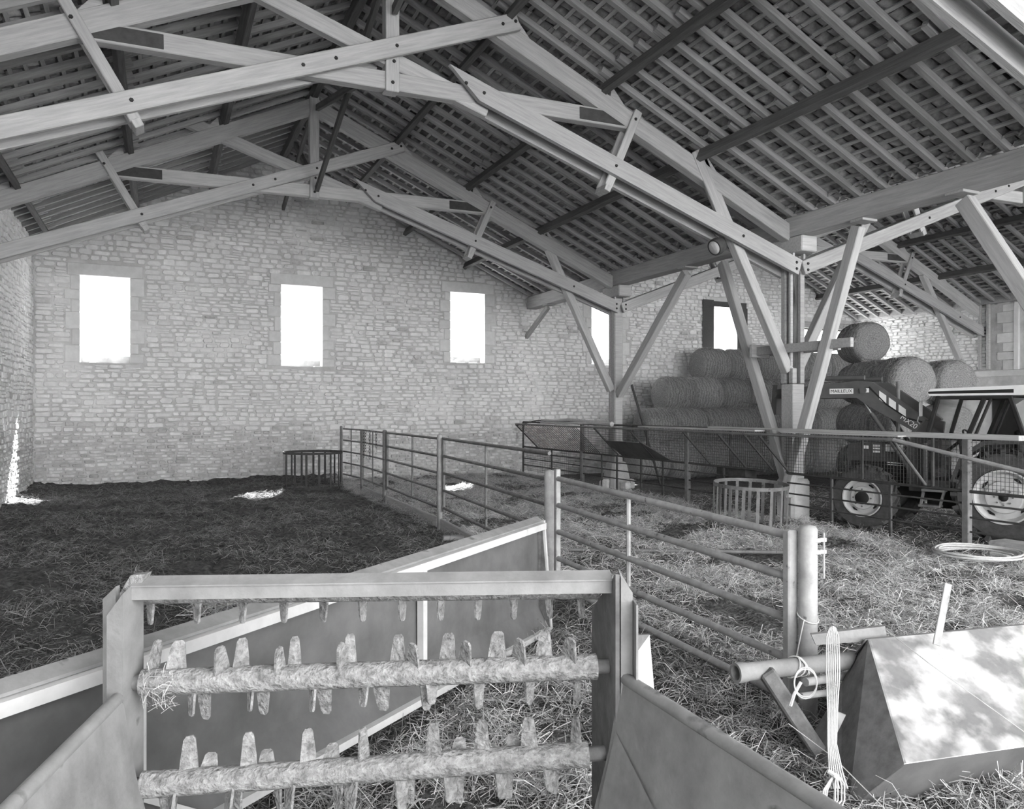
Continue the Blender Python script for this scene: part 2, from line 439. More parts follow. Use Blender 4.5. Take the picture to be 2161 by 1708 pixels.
for x, ce in ((XK, c2), (XK2, c3)):
    beam('ridge_beam', (x, 1.5, G(x) - .34), (x, YB + .3, G(x) - .34), .14, .24, M_DARK, ce, side=(1,0,0), c=.01)

# ------------------------------------------------------------------ trusses
def bolt(x, y, z, par): MB().lathe([(.026, 0), (.03, .004), (.022, .022)], (x, y, z), (0, -1, 0), 6).build('bolt', M_BOLT, par)
def ln(p, q, x): return p[1] + (q[1] - p[1]) * (x - p[0]) / (q[0] - p[0])
def truss(Y, nave, label, sides=(1, 1), bolts=True):
    cx = XK if nave == 1 else XK2
    t = thing('roof_truss', (cx, Y, 5), label, 'roof truss', 'timber roof trusses')
    B = lambda nm, a, b, th, h, y, m=M_WOOD, c=.012: beam(nm, (a[0], Y + y, a[1]), (b[0], Y + y, b[1]), th, h, m, t, c=c)
    yc = .19                                     # centre plane of the truss
    ox = cx - XK
    rl0 = (-3.2, 6.07) if nave == 1 else (XV, 5.62)
    apex = (cx, 9.06)
    B('principal_rafter', rl0, (apex[0] - .02, apex[1]), .20, .32, yc)
    rr1 = (11.10 + ox, 5.60) if nave == 1 else (26.25, 5.58)
    B('principal_rafter', (apex[0] + .02, apex[1]), rr1, .20, .32, yc)
    B('king_post', (cx, 6.97), (cx, 9.25), .22, .21, yc - .02)
    cl, crr = (-1.0 + ox, 7.08), (7.45 + ox, 7.20)
    if nave == 2: cl = (13.9, 7.05)
    B('collar_beam', cl, crr, .18, .27, yc)
    for s, p in ((1, cl), (-1, crr)):            # dark painted ends
        q = (p[0] + s * 1.05, ln(cl, crr, p[0] + s * 1.05))
        B('collar_end', (p[0] + s * .02, p[1]), q, .19, .20, yc - .002, M_TARRED, .004)
    tl0, tl1 = ((-3.1, 5.10), (5.2, 8.40)) if nave == 1 else ((11.26, 4.93), (20.35, 8.36))
    tr0, tr1 = (3.75 + ox, 7.43), ((11.17, 4.93) if nave == 1 else (26.25, 4.88))
    B('tie_beam', tl0, tl1, .09, .27, -.015)
    B('tie_beam', tl0, (cx - .2, ln(tl0, tl1, cx - .2)), .09, .25, .395)
    vx, vz = tr1[0] - tr0[0], tr1[1] - tr0[1]; q = math.hypot(vx, vz); vx /= q; vz /= q          # lower tie: its upper end is cut along the collar
    for yy, d0 in ((-.015, .0), (.395, .25)):
        M = Matrix(((vx, 0, -vz, 0), (0, 1, 0, 0), (vz, 0, vx, 0), (0, 0, 0, 1))); L_ = q - .25 - d0
        o = mesh_from('tie_beam', [(x, y, z) for y in (-.045, .045) for x, z in ((0, .15), (.62, -.15), (L_, -.15), (L_, .15))], [(0,3,2,1)[::-1], (4,5,6,7)[::-1], (0,1,5,4)[::-1], (1,2,6,5)[::-1], (2,3,7,6)[::-1], (3,0,4,7)[::-1]], M_WOOD)
        M.translation = (tr0[0] + vx*(.25 + d0), Y + yy, tr0[1] + vz*(.25 + d0)); put(bpy.data.objects.new('tie_beam', o), M, t)
    B('upper_tie', (.5 + ox, 8.32), (4.75 + ox, 6.97), .16, .25, yc)
    # hangers between collar end, rafter and tie
    for a, b in ((((-1.12 + ox, 7.42), (-.28 + ox, 5.98)) if nave == 1 else ((14.1, 7.3), (14.75, 6.0))), ((7.55 + ox, 7.38), (6.93 + ox, 6.0))):
        if Y < 5: continue
        B('hanger', a, b, .06, .15, .06); B('hanger', a, b, .06, .15, .32)
        vx, vz = b[0] - a[0], b[1] - a[1]; q = math.hypot(vx, vz); Y > 5 and B('hanger_block', (b[0] - vx/q*.02, b[1] - vz/q*.02), (b[0] + vx/q*.09, b[1] + vz/q*.09), .34, .12, .19, c=.008)
    # purlin cleats on the rafters
    for o in (1.95, 3.78, 5.75):
        for s in (-1, 1):
            x = cx + s * o
            if nave == 1 and x < XL + .3: continue
            z = ln(apex, rr1 if s > 0 else rl0, x)
            mb = MB(); x2 = x + s * .16
            mb.prism([(x + s*.05, Y + yc - .09, z + .16 - s*0 - .03), (x + s*.42, Y + yc - .09, ln(apex, rr1 if s > 0 else rl0, x + s*.42) + .13), (x + s*.09, Y + yc - .09, z + .33)], (0, .18, 0))
            mb.build('purlin_cleat', M_WOOD, t)
    if bolts:
        yf = Y - .06
        for x in (-.33 + ox, 1.84 + ox, 2.30 + ox, 3.20 + ox, 4.92 + ox, 5.14 + ox):
            if tl0[0] < x < tl1[0]: bolt(x, yf, ln(tl0, tl1, x), t)
        for x in (4.30 + ox, 4.60 + ox, 7.02 + ox, tr1[0] - 1.4):
            bolt(x, yf, ln(tr0, tr1, x), t)
        s = 1 if nave == 1 else -1
        for dx, dz in ((-.10, .06), (-.10, -.06)): bolt(tr1[0] + dx, yf, tr1[1] + dz + .03, t)
        if nave == 2:
            for dx, dz in ((.10, .06), (.10, -.06)): bolt(tl0[0] + dx, yf, tl0[1] + dz + .03, t)
        bolt(cx, Y + yc - .13, 7.10, t); bolt(cx + .02, Y + yc - .13, 7.42, t)
        for x, z in ((-1.02 + ox, 7.17), (7.47 + ox, 7.22)):
            if nave == 1 or x > 15: bolt(x, Y + .03, z, t)
    return t
TR = [truss(TRUSS[0], 1, 'pale timber truss nearest the loose hose coil, crossing above the spreader side')]
TR.append(truss(TRUSS[1], 1, 'pale timber truss resting on the cracked post beside the tractor, over the pens'))
TR.append(truss(TRUSS[2], 1, 'pale timber truss closest to the rubble gable wall, over the manure pen'))
TR2 = [truss(TRUSS[1], 2, 'timber truss over the tractor, bolted to the cracked post')]
TR2.append(truss(TRUSS[2], 2, 'timber truss over the stacked hay bales, ending at the side wall'))
beam('truss_brace', (23.3, TRUSS[2] + .19, 6.75), (25.9, TRUSS[2] + .19, 2.9), .18, .19, M_WOOD, TR2[1])

# ------------------------------------------------------------------ measured points: pixel (u, v) of the photo at depth d (metres along the camera axis)
CS, SN = math.cos(YAW), math.sin(YAW)
def at(u, v, d):
    a, b = (u - U0) / FPX, (V0 - v) / FPX
    return Vector(((a * CS + SN) * d, (-a * SN + CS) * d, EYE + b * d))
def cw(xc, zc, z): return Vector((xc * CS + zc * SN, -xc * SN + zc * CS, z))

M_RAIL = mat('worn_galvanised_tube', .24, .40, (1,1,1), 8, rough=.55, bump=.12, rnd=.06, spots=(.14, .66, 14))
M_RAIL_D = mat('dull_galvanised_tube', .12, .21, (1,1,1), 8, rough=.6, bump=.12, rnd=.08, spots=(.07, .64, 12))
M_RUST = mat('rusty_iron', .045, .085, (1,1,1), 10, rough=.8, bump=.2, rnd=.12)
M_STEEL = mat('painted_steel_grey', .085, .15, (1,1,1), 3, rough=.6, bump=.1, rnd=.05, spots=(.08, .66, 2.2))
M_RIM = mat('chalky_pale_paint', .46, .58, (1,1,1), 6, rough=.6, bump=.1, rnd=.03, spots=(.30, .68, 7))
M_CAKED = mat('manure_caked_steel', .13, .38, (1,1,1), 30, rough=.95, bump=1.0, bscale=60, rnd=.08, dist=.02)
M_SPREAD = mat('worn_spreader_steel', .17, .28, (1,1,1), 5, rough=.75, bump=.35, bscale=50, rnd=.04, spots=(.11, .64, 5), dist=.006)
M_PEEL = mat('peeling_paint', .30, .42, (1,1,1), 7, rough=.6, bump=.12, rnd=0, spots=(.74, .41, 4.2), sw=.12)
M_BKT = mat('dark_bucket_steel', .10, .19, (1,1,1), 12, rough=.7, bump=.4, bscale=60, rnd=.03, dist=.006)
M_TWINE = mat('pale_twine', .48, .60, (1,1,1), 30, rough=.9, bump=.3, rnd=0)
M_HAY = mat('hay', .22, .42, (.5, 6, 6), 14, detail=10, rough=1, bump=.8, bscale=40, rnd=.10, dist=.03)
M_STRAWB = mat('bedding', .12, .26, (1,1,1), 9, rough=1, bump=.8, bscale=40, rnd=0, dist=.03)
M_PLANK = mat('grey_board', .34, .48, (.6, 8, 8), 3, rough=.9, bump=.3, rnd=.12)

# ------------------------------------------------------------------ floor: manure in the left pen, bedding to the right
FENCE_X = 4.5
def ground_z(x, y):
    z = .10
    if x < FENCE_X + .3:
        z += .05 * noise.noise(Vector((x*.6, y*.6, 3))) + .075 * noise.noise(Vector((x*2.6, y*2.6, 0))) + .06 * noise.noise(Vector((x*6.5, y*6.5, 5)))
        z += .16 * max(0, 1 - (YB - y) / .9) + .12 * max(0, 1 - (x - XL) / .6)
        z += .02
    elif x < 10.9:
        z += .04 * noise.noise(Vector((x*.8, y*.8, 9))) + .08 * noise.noise(Vector((x*3.1, y*3.1, 2))) + .06 * noise.noise(Vector((x*7, y*7, 7)))
        z += .12 * max(0, 1 - abs(x - 9.4) / .9) * max(0, noise.noise(Vector((x, y*.7, 1))) + .3)
    else:
        z = .0 + .02 * noise.noise(Vector((x*2, y*2, 4))) + .06 * max(0, 1 - (x - 10.9) / .3)
    return z
def litter_material(name, lo, hi):
    m = bpy.data.materials.new(name); m.use_nodes = True; nt = m.node_tree; N = nt.nodes; L = nt.links; b = N['Principled BSDF']
    ge = N.new('ShaderNodeNewGeometry'); cr = N.new('ShaderNodeValToRGB'); cr.color_ramp.elements[0].color = g(lo); cr.color_ramp.elements[1].color = g(hi)
    L.new(ge.outputs['Random Per Island'], cr.inputs[0]); L.new(cr.outputs[0], b.inputs['Base Color']); b.inputs['Roughness'].default_value = .85
    return m
M_STRAW = litter_material('straw_stalks', .22, .72); M_DSTRAW = litter_material('soiled_straw', .045, .32); M_HSTRAW = litter_material('hay_stalks', .18, .62)
def floor_material():
    m = mat('manure_and_bedding', .03, .15, (1,1,1), 11, detail=10, rough=1, bump=1.0, bscale=26, rnd=0, dist=.05)
    nt = m.node_tree; N = nt.nodes; L = nt.links; b = N['Principled BSDF']
    old = b.inputs['Base Color'].links[0].from_socket
    at_ = N.new('ShaderNodeAttribute'); at_.attribute_name = 'bedding'
    n2 = N.new('ShaderNodeTexNoise'); n2.inputs['Scale'].default_value = 1.6; n2.inputs['Detail'].default_value = 10
    tc = [n for n in N if n.type == 'TEX_COORD'][0]; L.new(tc.outputs['Object'], n2.inputs['Vector'])
    n3 = N.new('ShaderNodeTexNoise'); n3.inputs['Scale'].default_value = 24; n3.inputs['Detail'].default_value = 8; L.new(tc.outputs['Object'], n3.inputs['Vector'])
    c3 = N.new('ShaderNodeValToRGB'); c3.color_ramp.elements[0].position = .35; c3.color_ramp.elements[1].position = .65; c3.color_ramp.elements[0].color = g(.035); c3.color_ramp.elements[1].color = g(.25)
    L.new(n3.outputs['Fac'], c3.inputs[0])
    mu = N.new('ShaderNodeMath'); mu.operation = 'MULTIPLY'; L.new(at_.outputs['Fac'], mu.inputs[0])
    c2 = N.new('ShaderNodeValToRGB'); c2.color_ramp.elements[0].position = .38; c2.color_ramp.elements[1].position = .55; L.new(n2.outputs['Fac'], c2.inputs[0]); L.new(c2.outputs[0], mu.inputs[1])
    mx = N.new('ShaderNodeMix'); mx.data_type = 'RGBA'; L.new(mu.outputs[0], mx.inputs[0]); L.new(old, mx.inputs[6]); L.new(c3.outputs[0], mx.inputs[7])
    L.new(mx.outputs[2], b.inputs['Base Color'])
    return m
gx = np.arange(XL - .1, XR + .1, .09); gy = np.concatenate([np.arange(-6.5, 0, .5), np.arange(0, 3, .14), np.arange(3, YB + .2, .09)])
V = [(x, y, ground_z(x, y)) for y in gy for x in gx]; nx = len(gx)
F = [(j*nx+i, j*nx+i+1, (j+1)*nx+i+1, (j+1)*nx+i) for j in range(len(gy)-1) for i in range(nx-1)]
me = mesh_from('floor', V, F, floor_material(), True)
bed = me.attributes.new('bedding', 'FLOAT', 'POINT')
bed.data.foreach_set('value', [min(1, max(0, (x - FENCE_X + .15) / .3)) if x < 10.9 else .55 for x, y, z in V])
tag(put(bpy.data.objects.new('floor', me), Matrix.Identity(4)), kind='structure')

def strands(n, sampler, lmin, lmax, w, lift, pitch=.35, zf=None):
    """loose stalks: bent ribbons with a little body"""
    P = sampler(n); n = len(P)
    az = RNG.uniform(0, 2*np.pi, n); pt = RNG.normal(0, pitch, n); L = RNG.uniform(lmin, lmax, n) ; roll = RNG.uniform(-1.2, 1.2, n)
    t = np.stack([np.cos(az)*np.cos(pt), np.sin(az)*np.cos(pt), np.sin(pt)], 1)
    s = np.stack([-np.sin(az), np.cos(az), np.zeros(n)], 1); u = np.cross(t, s)
    sd = s*np.cos(roll)[:, None] + u*np.sin(roll)[:, None]
    ww = (w * RNG.uniform(.6, 1.3, n))[:, None]
    b = np.stack([np.zeros(n), np.zeros(n), RNG.uniform(-.02, .05, n) * L / .2], 1)
    P = P + np.stack([np.zeros(n), np.zeros(n), RNG.uniform(0, lift, n) + np.abs(np.sin(pt)) * L * .4], 1)
    p0, p1, p2 = P - t*L[:, None]/2, P + b, P + t*L[:, None]/2
    V = np.stack([p0 - sd*ww, p0 + sd*ww, p1 - sd*ww, p1 + sd*ww, p2 - sd*ww*.6, p2 + sd*ww*.6], 1).reshape(-1, 3)
    F = np.array([[0,1,3,2],[2,3,5,4]]); FF = (F[None] + (np.arange(n)*6)[:, None, None]).reshape(-1, 4)
    return V, FF
def litter(name, n, region, lmin, lmax, w, m, label, cat, clump=None, lift=.05):
    def samp(k):
        # denser towards the viewer so that near ground is not bare
        out = []
        while len(out) < k:
            x = random.uniform(region[0], region[1]); y = region[2] + (region[3] - region[2]) * random.random()**1.5
            if not in_frame((x, y, .1), 40): continue
            if clump and noise.noise(Vector((x*.9, y*.9, clump))) + random.uniform(-.22, .30) < 0: continue
            out.append((x, y, ground_z(x, y)))
        return np.array(out)
    V, F = strands(n, samp, lmin, lmax, w, lift)
    c = V.mean(0); me = bpy.data.meshes.new(name); me.from_pydata((V - c).tolist(), [], F.tolist()); me.materials.append(m)
    return tag(put(bpy.data.objects.new(name, me), Matrix.Translation(c)), label, cat, kind='stuff')
litter('straw_bedding', 120000, (FENCE_X - .2, 10.6, 1.2, 22.5), .07, .26, .0022, M_STRAW, 'loose pale straw bedding strewn over the floor behind the gates', 'straw', 11)
litter('soiled_litter', 66000, (XL + .1, FENCE_X, 2.2, 22.6), .05, .19, .0027, M_DSTRAW, 'dark soiled straw trodden into the manure of the empty pen', 'manure litter', 21, .03)
litter('hay_litter', 5000, (10.9, 17.5, 6.5, 16), .08, .24, .0032, M_HSTRAW, 'thin scatter of hay on the floor around the tractor', 'hay litter', None, .02)

# ------------------------------------------------------------------ posts and valley beams between the two naves
M_ROT = mat('rotten_old_post', .03, .16, (6, 6, .7), 3, rough=1, bump=.9, bscale=12, rnd=0, dist=.03)
def vbeam(a, b, label):
    beam('valley_beam', (11.22, a, 5.72), (11.22, b, 5.72), .36, .38, M_WOOD, None, side=(1,0,0), c=.015)
    o = bpy.data.objects[[k for k in WM if k.startswith('valley_beam')][-1]]
    tag(o, label, 'beam', 'valley beams over the posts')
vbeam(1.2, TRUSS[0] + .18, 'long squared valley beam ending over the sloping strut at the hose coil')
vbeam(TRUSS[0] + .19, TRUSS[1] + .18, 'long squared valley beam over the tractor, from the cracked post forward')
vbeam(TRUSS[1] + .19, TRUSS[2] + .18, 'squared valley beam between the cracked post and the post on the rough stone base')
vbeam(TRUSS[2] + .19, YB - .05, 'squared valley beam running from the stone-based post into the gable wall')
def postset(Y, label, tall):
    t = thing('timber_post', (XV, Y + .19, 0), label, 'post', 'timber posts along the valley')
    yc = Y + .19; zb = .86 if tall else .75
    if tall:
        MB().cbox((XV - .085, yc - .085, zb), (XV + .085, yc + .085, 5.2), .02).build('old_core', M_ROT, t)
        for sx, sy, z0, z1 in ((1, -1, 2.71, 5.1), (-1, 1, 2.71, 5.1), (1, 1, 2.71, 5.1), (-1, -1, 2.71, 3.0)):
            MB().cbox((XV + sx*.10 - .055, yc + sy*.10 - .055, z0), (XV + sx*.10 + .055, yc + sy*.10 + .055, z1), .008).build('corner_plank', M_WOOD, t)
        MB().cbox((XV - .152, yc - .152, zb), (XV + .152, yc + .152, 2.70), .012).build('lower_shaft', M_WOOD, t)
        MB().cbox((XV - .155, yc - .10, 3.05), (XV - .09, yc - .04, 4.9), .006).build('corner_plank', M_WOOD, t)
    else:
        MB().cbox((XV - .13, yc - .13, zb), (XV + .13, yc + .13, 5.2), .025).build('post_shaft', M_WOOD, t)
        MB().cbox((XV - .15, yc + .05, zb), (XV - .128, yc + .15, 4.9), .006).build('side_batten', M_WOOD, t)
    MB().cbox((XV - .19, yc - .42, 5.22), (XV + .21, yc + .42, 5.52), .02).build('bolster', M_WOOD, t)
    for s in (-1, 1):
        MB().cbox((XV + s*.135 - .025, yc - .17, 4.86), (XV + s*.135 + .025, yc - .10, 5.24), .006).build('cleat', M_WOOD, t)
        MB().prism([(XV + s*.13, yc + .0, 4.95), (XV + s*.13, yc, 5.21), (XV + s*.34, yc, 5.21)], (0, .12, 0)).build('knee_bracket', M_WOOD, t)
    return t, yc
def strut(t, name, a, b, th, h, side, m=M_WOOD): return beam(name, a, b, th, h, m, t, side=side)
# post at truss 1
t, yc = postset(TRUSS[1], 'pale timber post with a rotten dark crack and sloping struts, beside the tractor', True)
MB().cbox((XV - .24, yc - .24, -.05), (XV + .24, yc + .22, .86), .05).build('plinth', M_CONC, t)
strut(TR[1], 'truss_brace', (8.98, yc, 6.75), (11.08, yc, 2.95), .18, .19, (0,1,0)); strut(TR2[0], 'truss_brace', (13.55, yc, 6.70), (11.36, yc, 3.05), .18, .19, (0,1,0))
strut(TR[1], 'truss_brace_cheek', (8.80, yc - .10, 6.88), (9.6, yc - .10, 5.4), .05, .20, (0,1,0))
strut(t, 'raking_strut', (XV - .13, yc + .02, .80), (XV - .08, 13.25, 5.40), .17, .20, (1,0,0))
strut(t, 'raking_strut', (XV - .33, yc - .16, .55), (XV - .14, 9.62, 5.40), .17, .20, (1,0,0))
MB().cbox((XV - .20, 9.48, 5.485), (XV + .16, 9.75, 5.528), .006).build('wedge', M_WOOD, t)
for xx, ya in ((XV - .20, 9.70), (XV + .16, 10.3)):
    MB().cbox((xx - .04, ya, 3.30), (xx + .04, 12.05, 3.47), .008).build('cross_tie', M_WOOD, t)
MB().cbox((XV - .36, 12.02, 3.26), (XV + .1, 12.10, 3.52), .006).build('tie_end_block', M_WOOD, t)
# post at truss 2
t, yc = postset(TRUSS[2], 'pale square timber post on a rough stone base near the gable wall', False)
mb = MB(); V, F = cham((-.24, -.22, -.05), (.24, .22, .80), .06); mb.add([(XV + v[0]*(1.5 - v[2]*.7), yc + v[1]*(1.4 - v[2]*.6), v[2]) for v in V], F); mb.build('plinth', M_CONC, t)
for k in range(7):
    a = k * 2.4; r = random.uniform(.34, .44); V, F = cham((-.13, -.1, -.06), (.13, .1, .16 + .1*random.random()), .045)
    MB().add([Matrix.Translation((XV + r*math.cos(a), yc + r*math.sin(a), .12)) @ Matrix.Rotation(a*1.7, 4, 'Z') @ Vector(v) for v in V], F).build('base_stone', M_STONE_LOW, t)
strut(TR[2], 'truss_brace', (8.98, yc, 6.70), (11.05, yc, 2.72), .18, .19, (0,1,0))
strut(t, 'raking_strut', (XV - .02, yc - .17, 2.60), (XV - .04, 14.55, 5.40), .18, .21, (1,0,0))
MB().cbox((XV - .22, 14.38, 5.485), (XV + .16, 14.66, 5.528), .006).build('wedge', M_WOOD, t)
# raking strut of the next post forward, whose foot is outside the picture
t, yc = postset(TRUSS[0], 'timber post whose long sloping strut rises over the tractor cab', False)
MB().cbox((XV - .24, yc - .24, -.05), (XV + .24, yc + .22, .76), .05).build('plinth', M_CONC, t)
strut(t, 'raking_strut', (XV - .02, yc + .12, .84), (XV - .04, 7.75, 5.40), .18, .24, (1,0,0))
MB().cbox((XV - .26, 7.62, 5.485), (XV + .12, 7.92, 5.528), .006).build('wedge', M_WOOD, t)
# strut from the gable wall to the valley beam, and a pole leaning on the hay
o = beam('wall_strut', (11.05, YB + .1, 4.55), (11.12, 21.45, 5.43), .12, .14, M_WOOD2, None, side=(1,0,0)); tag(o, 'short weathered strut from the rubble gable wall up to the valley beam', 'strut')
MB().cbox((11.0, 21.3, 5.485), (11.3, 21.6, 5.528), .006).build('wedge', M_WOOD2, o)

# ------------------------------------------------------------------ barn spotlight on truss 1
M_LAMP = mat('dull_lamp_enamel', .045, .08, rnd=0)
lp = thing('barn_lamp', at(1513, 520, 14.0), 'round metal barn spotlight hanging under the truss by the cracked post', 'lamp')
c = at(1513, 520, 14.0); d = (cw(-.72, -.42, -.42) - cw(0, 0, 0)).normalized()
MB().lathe([(.02, -.19), (.08, -.17), (.13, -.11), (.155, -.03), (.16, .03), (.15, .08)], c, d, 24).build('housing', M_LAMP, lp, True, 50)
MB().lathe([(.125, .078), (.105, .10), (.07, .115), (.01, .12)], c, d, 24).build('lens', M_CONC, lp, True, 60)
MB().tube([c - d*.1 + Vector((0,0,.1)), c + Vector((.0,.05,.22)), c + Vector((.02,.12,.34))], .018, 6).build('bracket', M_RUST, lp)

# ------------------------------------------------------------------ pen gates along the manure pen
def rod(name, a, b, r, m, par, n=8): return MB().tube([a, b], r, n).build(name, m, par, True)
def hurdle(a, b, zs, r, m, label, stiles=(0, 1), mids=(), group=None, name='pen_gate', sr=None, zb=.35):
    """tube gate from plan point a to b; zs = rail heights; stiles / mids are fractions along it"""
    a = Vector((*a, 0)); b = Vector((*b, 0)); t = thing(name, a, label, 'gate', group)
    for z in zs: rod('rail', a + Vector((0,0,z)), b + Vector((0,0,z)), r, m, t)
    for f in stiles:
        p = a.lerp(b, f); rod('stile', p + Vector((0,0,min(zs) - .06)), p + Vector((0,0,max(zs) + r)), sr or r * 1.15, m, t)
    for f in mids:
        p = a.lerp(b, f); rod('upright', p + Vector((0,0,min(zs))), p + Vector((0,0,max(zs))), r * .8, m, t)
    return t
ZF = (1.69, 1.385, 1.085, .785, .475)
def gpost(p, z, r, m, label, square=False, zb=-.1):
    t = thing('gate_post', (p[0], p[1], zb), label, 'post', 'steel posts of the pen gates')
    MB().lathe([(r, zb), (r, z - .02), (r * .8, z), (.002, z + .012)], (p[0], p[1], 0), (0, 0, 1), 16).build('shaft', m, t, True, 50)
    return t
def mid(u, d): q = at(u, 865, d); return (q.x, q.y)
pA, pA2, pB, pC, p1, p2 = mid(720, 20.6), mid(764, 19.2), mid(812, 17.1), mid(928, 13.5), mid(1160, 8.8), mid(1705, 5.2)
gpost(pA, 1.76, .035, M_RAIL_D, 'thin steel post beside the round feeder at the back of the manure pen')
gpost(pA2, 1.70, .045, M_RAIL_D, 'steel post hung with chains at the back of the manure pen')
gpost(pB, 1.74, .05, M_RAIL_D, 'steel post between the chained hurdle and the first pen gate')
gpost(pC, 1.76, .048, M_RAIL, 'steel post joining the two far pen gates')
hurdle((pA[0] + .05, pA[1] - .05), (pA2[0], pA2[1] + .08), ZF, .02, M_RAIL_D, 'short tube hurdle meeting the round feeder at the gable end', stiles=(), mids=(.45,), group=None)
hurdle((pA2[0], pA2[1] - .07), (pB[0], pB[1] + .08), ZF, .02, M_RAIL_D, 'short tube hurdle with chains hanging on its top rail', stiles=(), mids=(.5,))
hurdle((pB[0] + .03, pB[1] - .10), (pC[0], pC[1] + .08), ZF, .023, M_RAIL_D, 'five-rail tube gate between two steel posts, second from the gable wall', mids=(.55,))
hurdle((pC[0] + .04, pC[1] - .10), (p1[0] + .06, p1[1] + .12), ZF, .024, M_RAIL_D, 'five-rail tube gate latched to the capped post behind the long trough', stiles=(0,), mids=(.5,))
gpost(p1, 1.50, .062, M_RAIL, 'capped steel post carrying the near pale gate, at the end of the long trough')
t = gpost(p2, 1.41, .062, M_RAIL, 'thick pale steel post with hinge lugs beside the twine-hung bucket')
rt = cw(1, 0, 0) - cw(0, 0, 0); bk_ = cw(0, -1, 0) - cw(0, 0, 0)
for z in (1.32, 1.24):
    for k in range(2):
        q = Vector((p2[0], p2[1], z)) + rt*(.045 + .05*k) + bk_*(.045 - .03*k)
        MB().cbox((-.022, -.012, -.014), (.022, .012, .014), .003, Matrix.Translation(q) @ Matrix.Rotation(-YAW, 4, 'Z')).build('hinge_lug', M_RIM, t)
q = Vector((p2[0], p2[1], 0)) + rt*.10 + bk_*.02; rod('hinge_pin', q + Vector((0, 0, 1.06)), q + Vector((0, 0, 1.37)), .008, M_RAIL, t)
g1, g2 = Vector((*mid(1176, 8.65), 0)), Vector((*mid(1668, 5.25), 0))
t = thing('pen_gate', g1, 'large pale galvanised tube gate in front of the straw, rails spotted with droppings', 'gate')
for (va, da), (vb, db) in zip([(1010, 8.65), (1066, 8.65), (1122, 8.65), (1178, 8.65), (1233, 8.65)], [(1131, 5.25), (1219, 5.25), (1308, 5.25), (1392, 5.25), (1475, 5.25)]):
    za, zb = at(1176, va, da).z, at(1668, vb, db).z
    MB().tube([(g1.x, g1.y, za), (g2.x, g2.y, zb)], .029, 12).build('rail', M_RAIL, t, True)
za, zb = at(1176, 990, 8.65).z, at(1668, 1118, 5.25).z
MB().cbox((g1.x - .03, g1.y - .03, at(1176, 1240, 8.65).z), (g1.x + .03, g1.y + .03, za), .008).build('stile', M_RAIL, t)
MB().cbox((g2.x - .045, g2.y - .03, at(1668, 1490, 5.25).z), (g2.x + .045, g2.y + .03, zb), .008).build('stile', M_RAIL, t)
pm = g1.lerp(g2, .42); rod('upright', (pm.x, pm.y, .32), (pm.x, pm.y, 1.38), .022, M_RAIL, t)
# chains on the hurdle
for f, n in ((.12, 9), (.2, 7), (.42, 9), (.72, 5)):
    q = Vector((pA2[0], pA2[1] - .07, 0)).lerp(Vector((pB[0], pB[1] + .08, 0)), f); top = Vector((q.x - .03, q.y, ZF[0] - .03))
    ch = thing('chain', top, 'short iron chain hanging from the top rail of the hurdle by the round feeder', 'chain', 'chains hanging on the hurdle')
    for i in range(n):
        z = top - Vector((0, 0, .075 * i)); ang = (i % 2) * 1.57 + .4
        MB().tube([z + Vector((math.cos(ang)*.022*math.cos(a), math.sin(ang)*.022*math.cos(a), .045*math.sin(a))) for a in [q*math.pi/4 for q in range(8)]], .006, 5, closed=True).build('link', M_RUST, ch)

# ------------------------------------------------------------------ feed barrier in front of the hay
FX, RX = 10.80, 10.04
fb = thing('feed_barrier', (FX, 14, 0), 'long rusty feed barrier of rails, mesh and slanted racks in front of the hay', 'feed barrier')
YA, YZ = 22.6, 4.2
for y in (18.75, 14.02, 7.45): MB().cbox((FX - .05, y - .05, -.05), (FX + .05, y + .05, 1.80), .008).build('post', M_RAIL_D, fb)
for y in (YA, ): rod('post', (FX, y, 0), (FX, y, 1.8), .03, M_RUST, fb)
for z, r in ((1.80, .026), (1.0, .024), (.82, .015), (.62, .015), (.41, .015)):
    for y0, y1 in ((YA, TRUSS[1] + .5), (TRUSS[1] - .1, YZ)):
        rod('rail', (FX, y0, z), (FX, y1, z), r, M_RUST, fb, 6)
for y in (20.6, 17.7, 16.95, 15.85, 14.95, 12.8, 9.95, 8.75, 6.4): MB().cbox((FX - .022, y - .022, .05), (FX + .022, y + .022, 1.0), .004).build('upright', M_RUST, fb)
for y in (15.6, 12.6, 9.3, 8.0): MB().cbox((FX - .018, y - .018, 1.0), (FX + .018, y + .018, 1.8), .004).build('upright', M_RUST, fb)
def mesh_panel(y0, y1, z0, z1, x=FX + .015, s=.06):
    mb = MB(); r = .0028
    for y in np.arange(y0, y1, s): mb.box((x - r, y - r, z0), (x + r, y + r, z1))
    for z in np.arange(z0, z1, s): mb.box((x - r, y0, z - r), (x + r, y1, z + r))
    mb.build('wire_mesh', M_RUST, fb)
mesh_panel(14.1, 18.7, 1.0, 1.8); mesh_panel(TRUSS[1] + .4, 14.0, 1.0, 1.8); mesh_panel(7.5, TRUSS[1], 1.0, 1.8); mesh_panel(YZ, 7.4, 1.0, 1.8); mesh_panel(18.8, YA, .25, 1.0)
rod('rack_rail', (RX, 21.55, 1.755), (RX, 8.08, 1.745), .028, M_RAIL_D, fb)
rod('stay_pipe', (RX, 8.08, 1.745), (RX - .02, 5.9, 1.36), .03, M_RAIL, fb)
for y in (16.85, 15.25, 13.2, 11.35, 10.95, 8.1, 12.1):
    beam('rack_strut', (RX, y, 1.74), (FX - .02, y, 1.03), .035, .035, M_RUST, fb, c=.003)
rod('rack_strut', (RX + .05, 8.1, 1.70), (FX - .1, 8.05, 1.05), .022, M_RAIL_D, fb)
for y in np.linspace(21.5, 17.8, 34):                 # slatted rack next to the wall
    beam('rack_slat', (RX, y, 1.74), (FX - .02, y - .02, 1.03), .016, .014, M_RUST, fb, c=0)
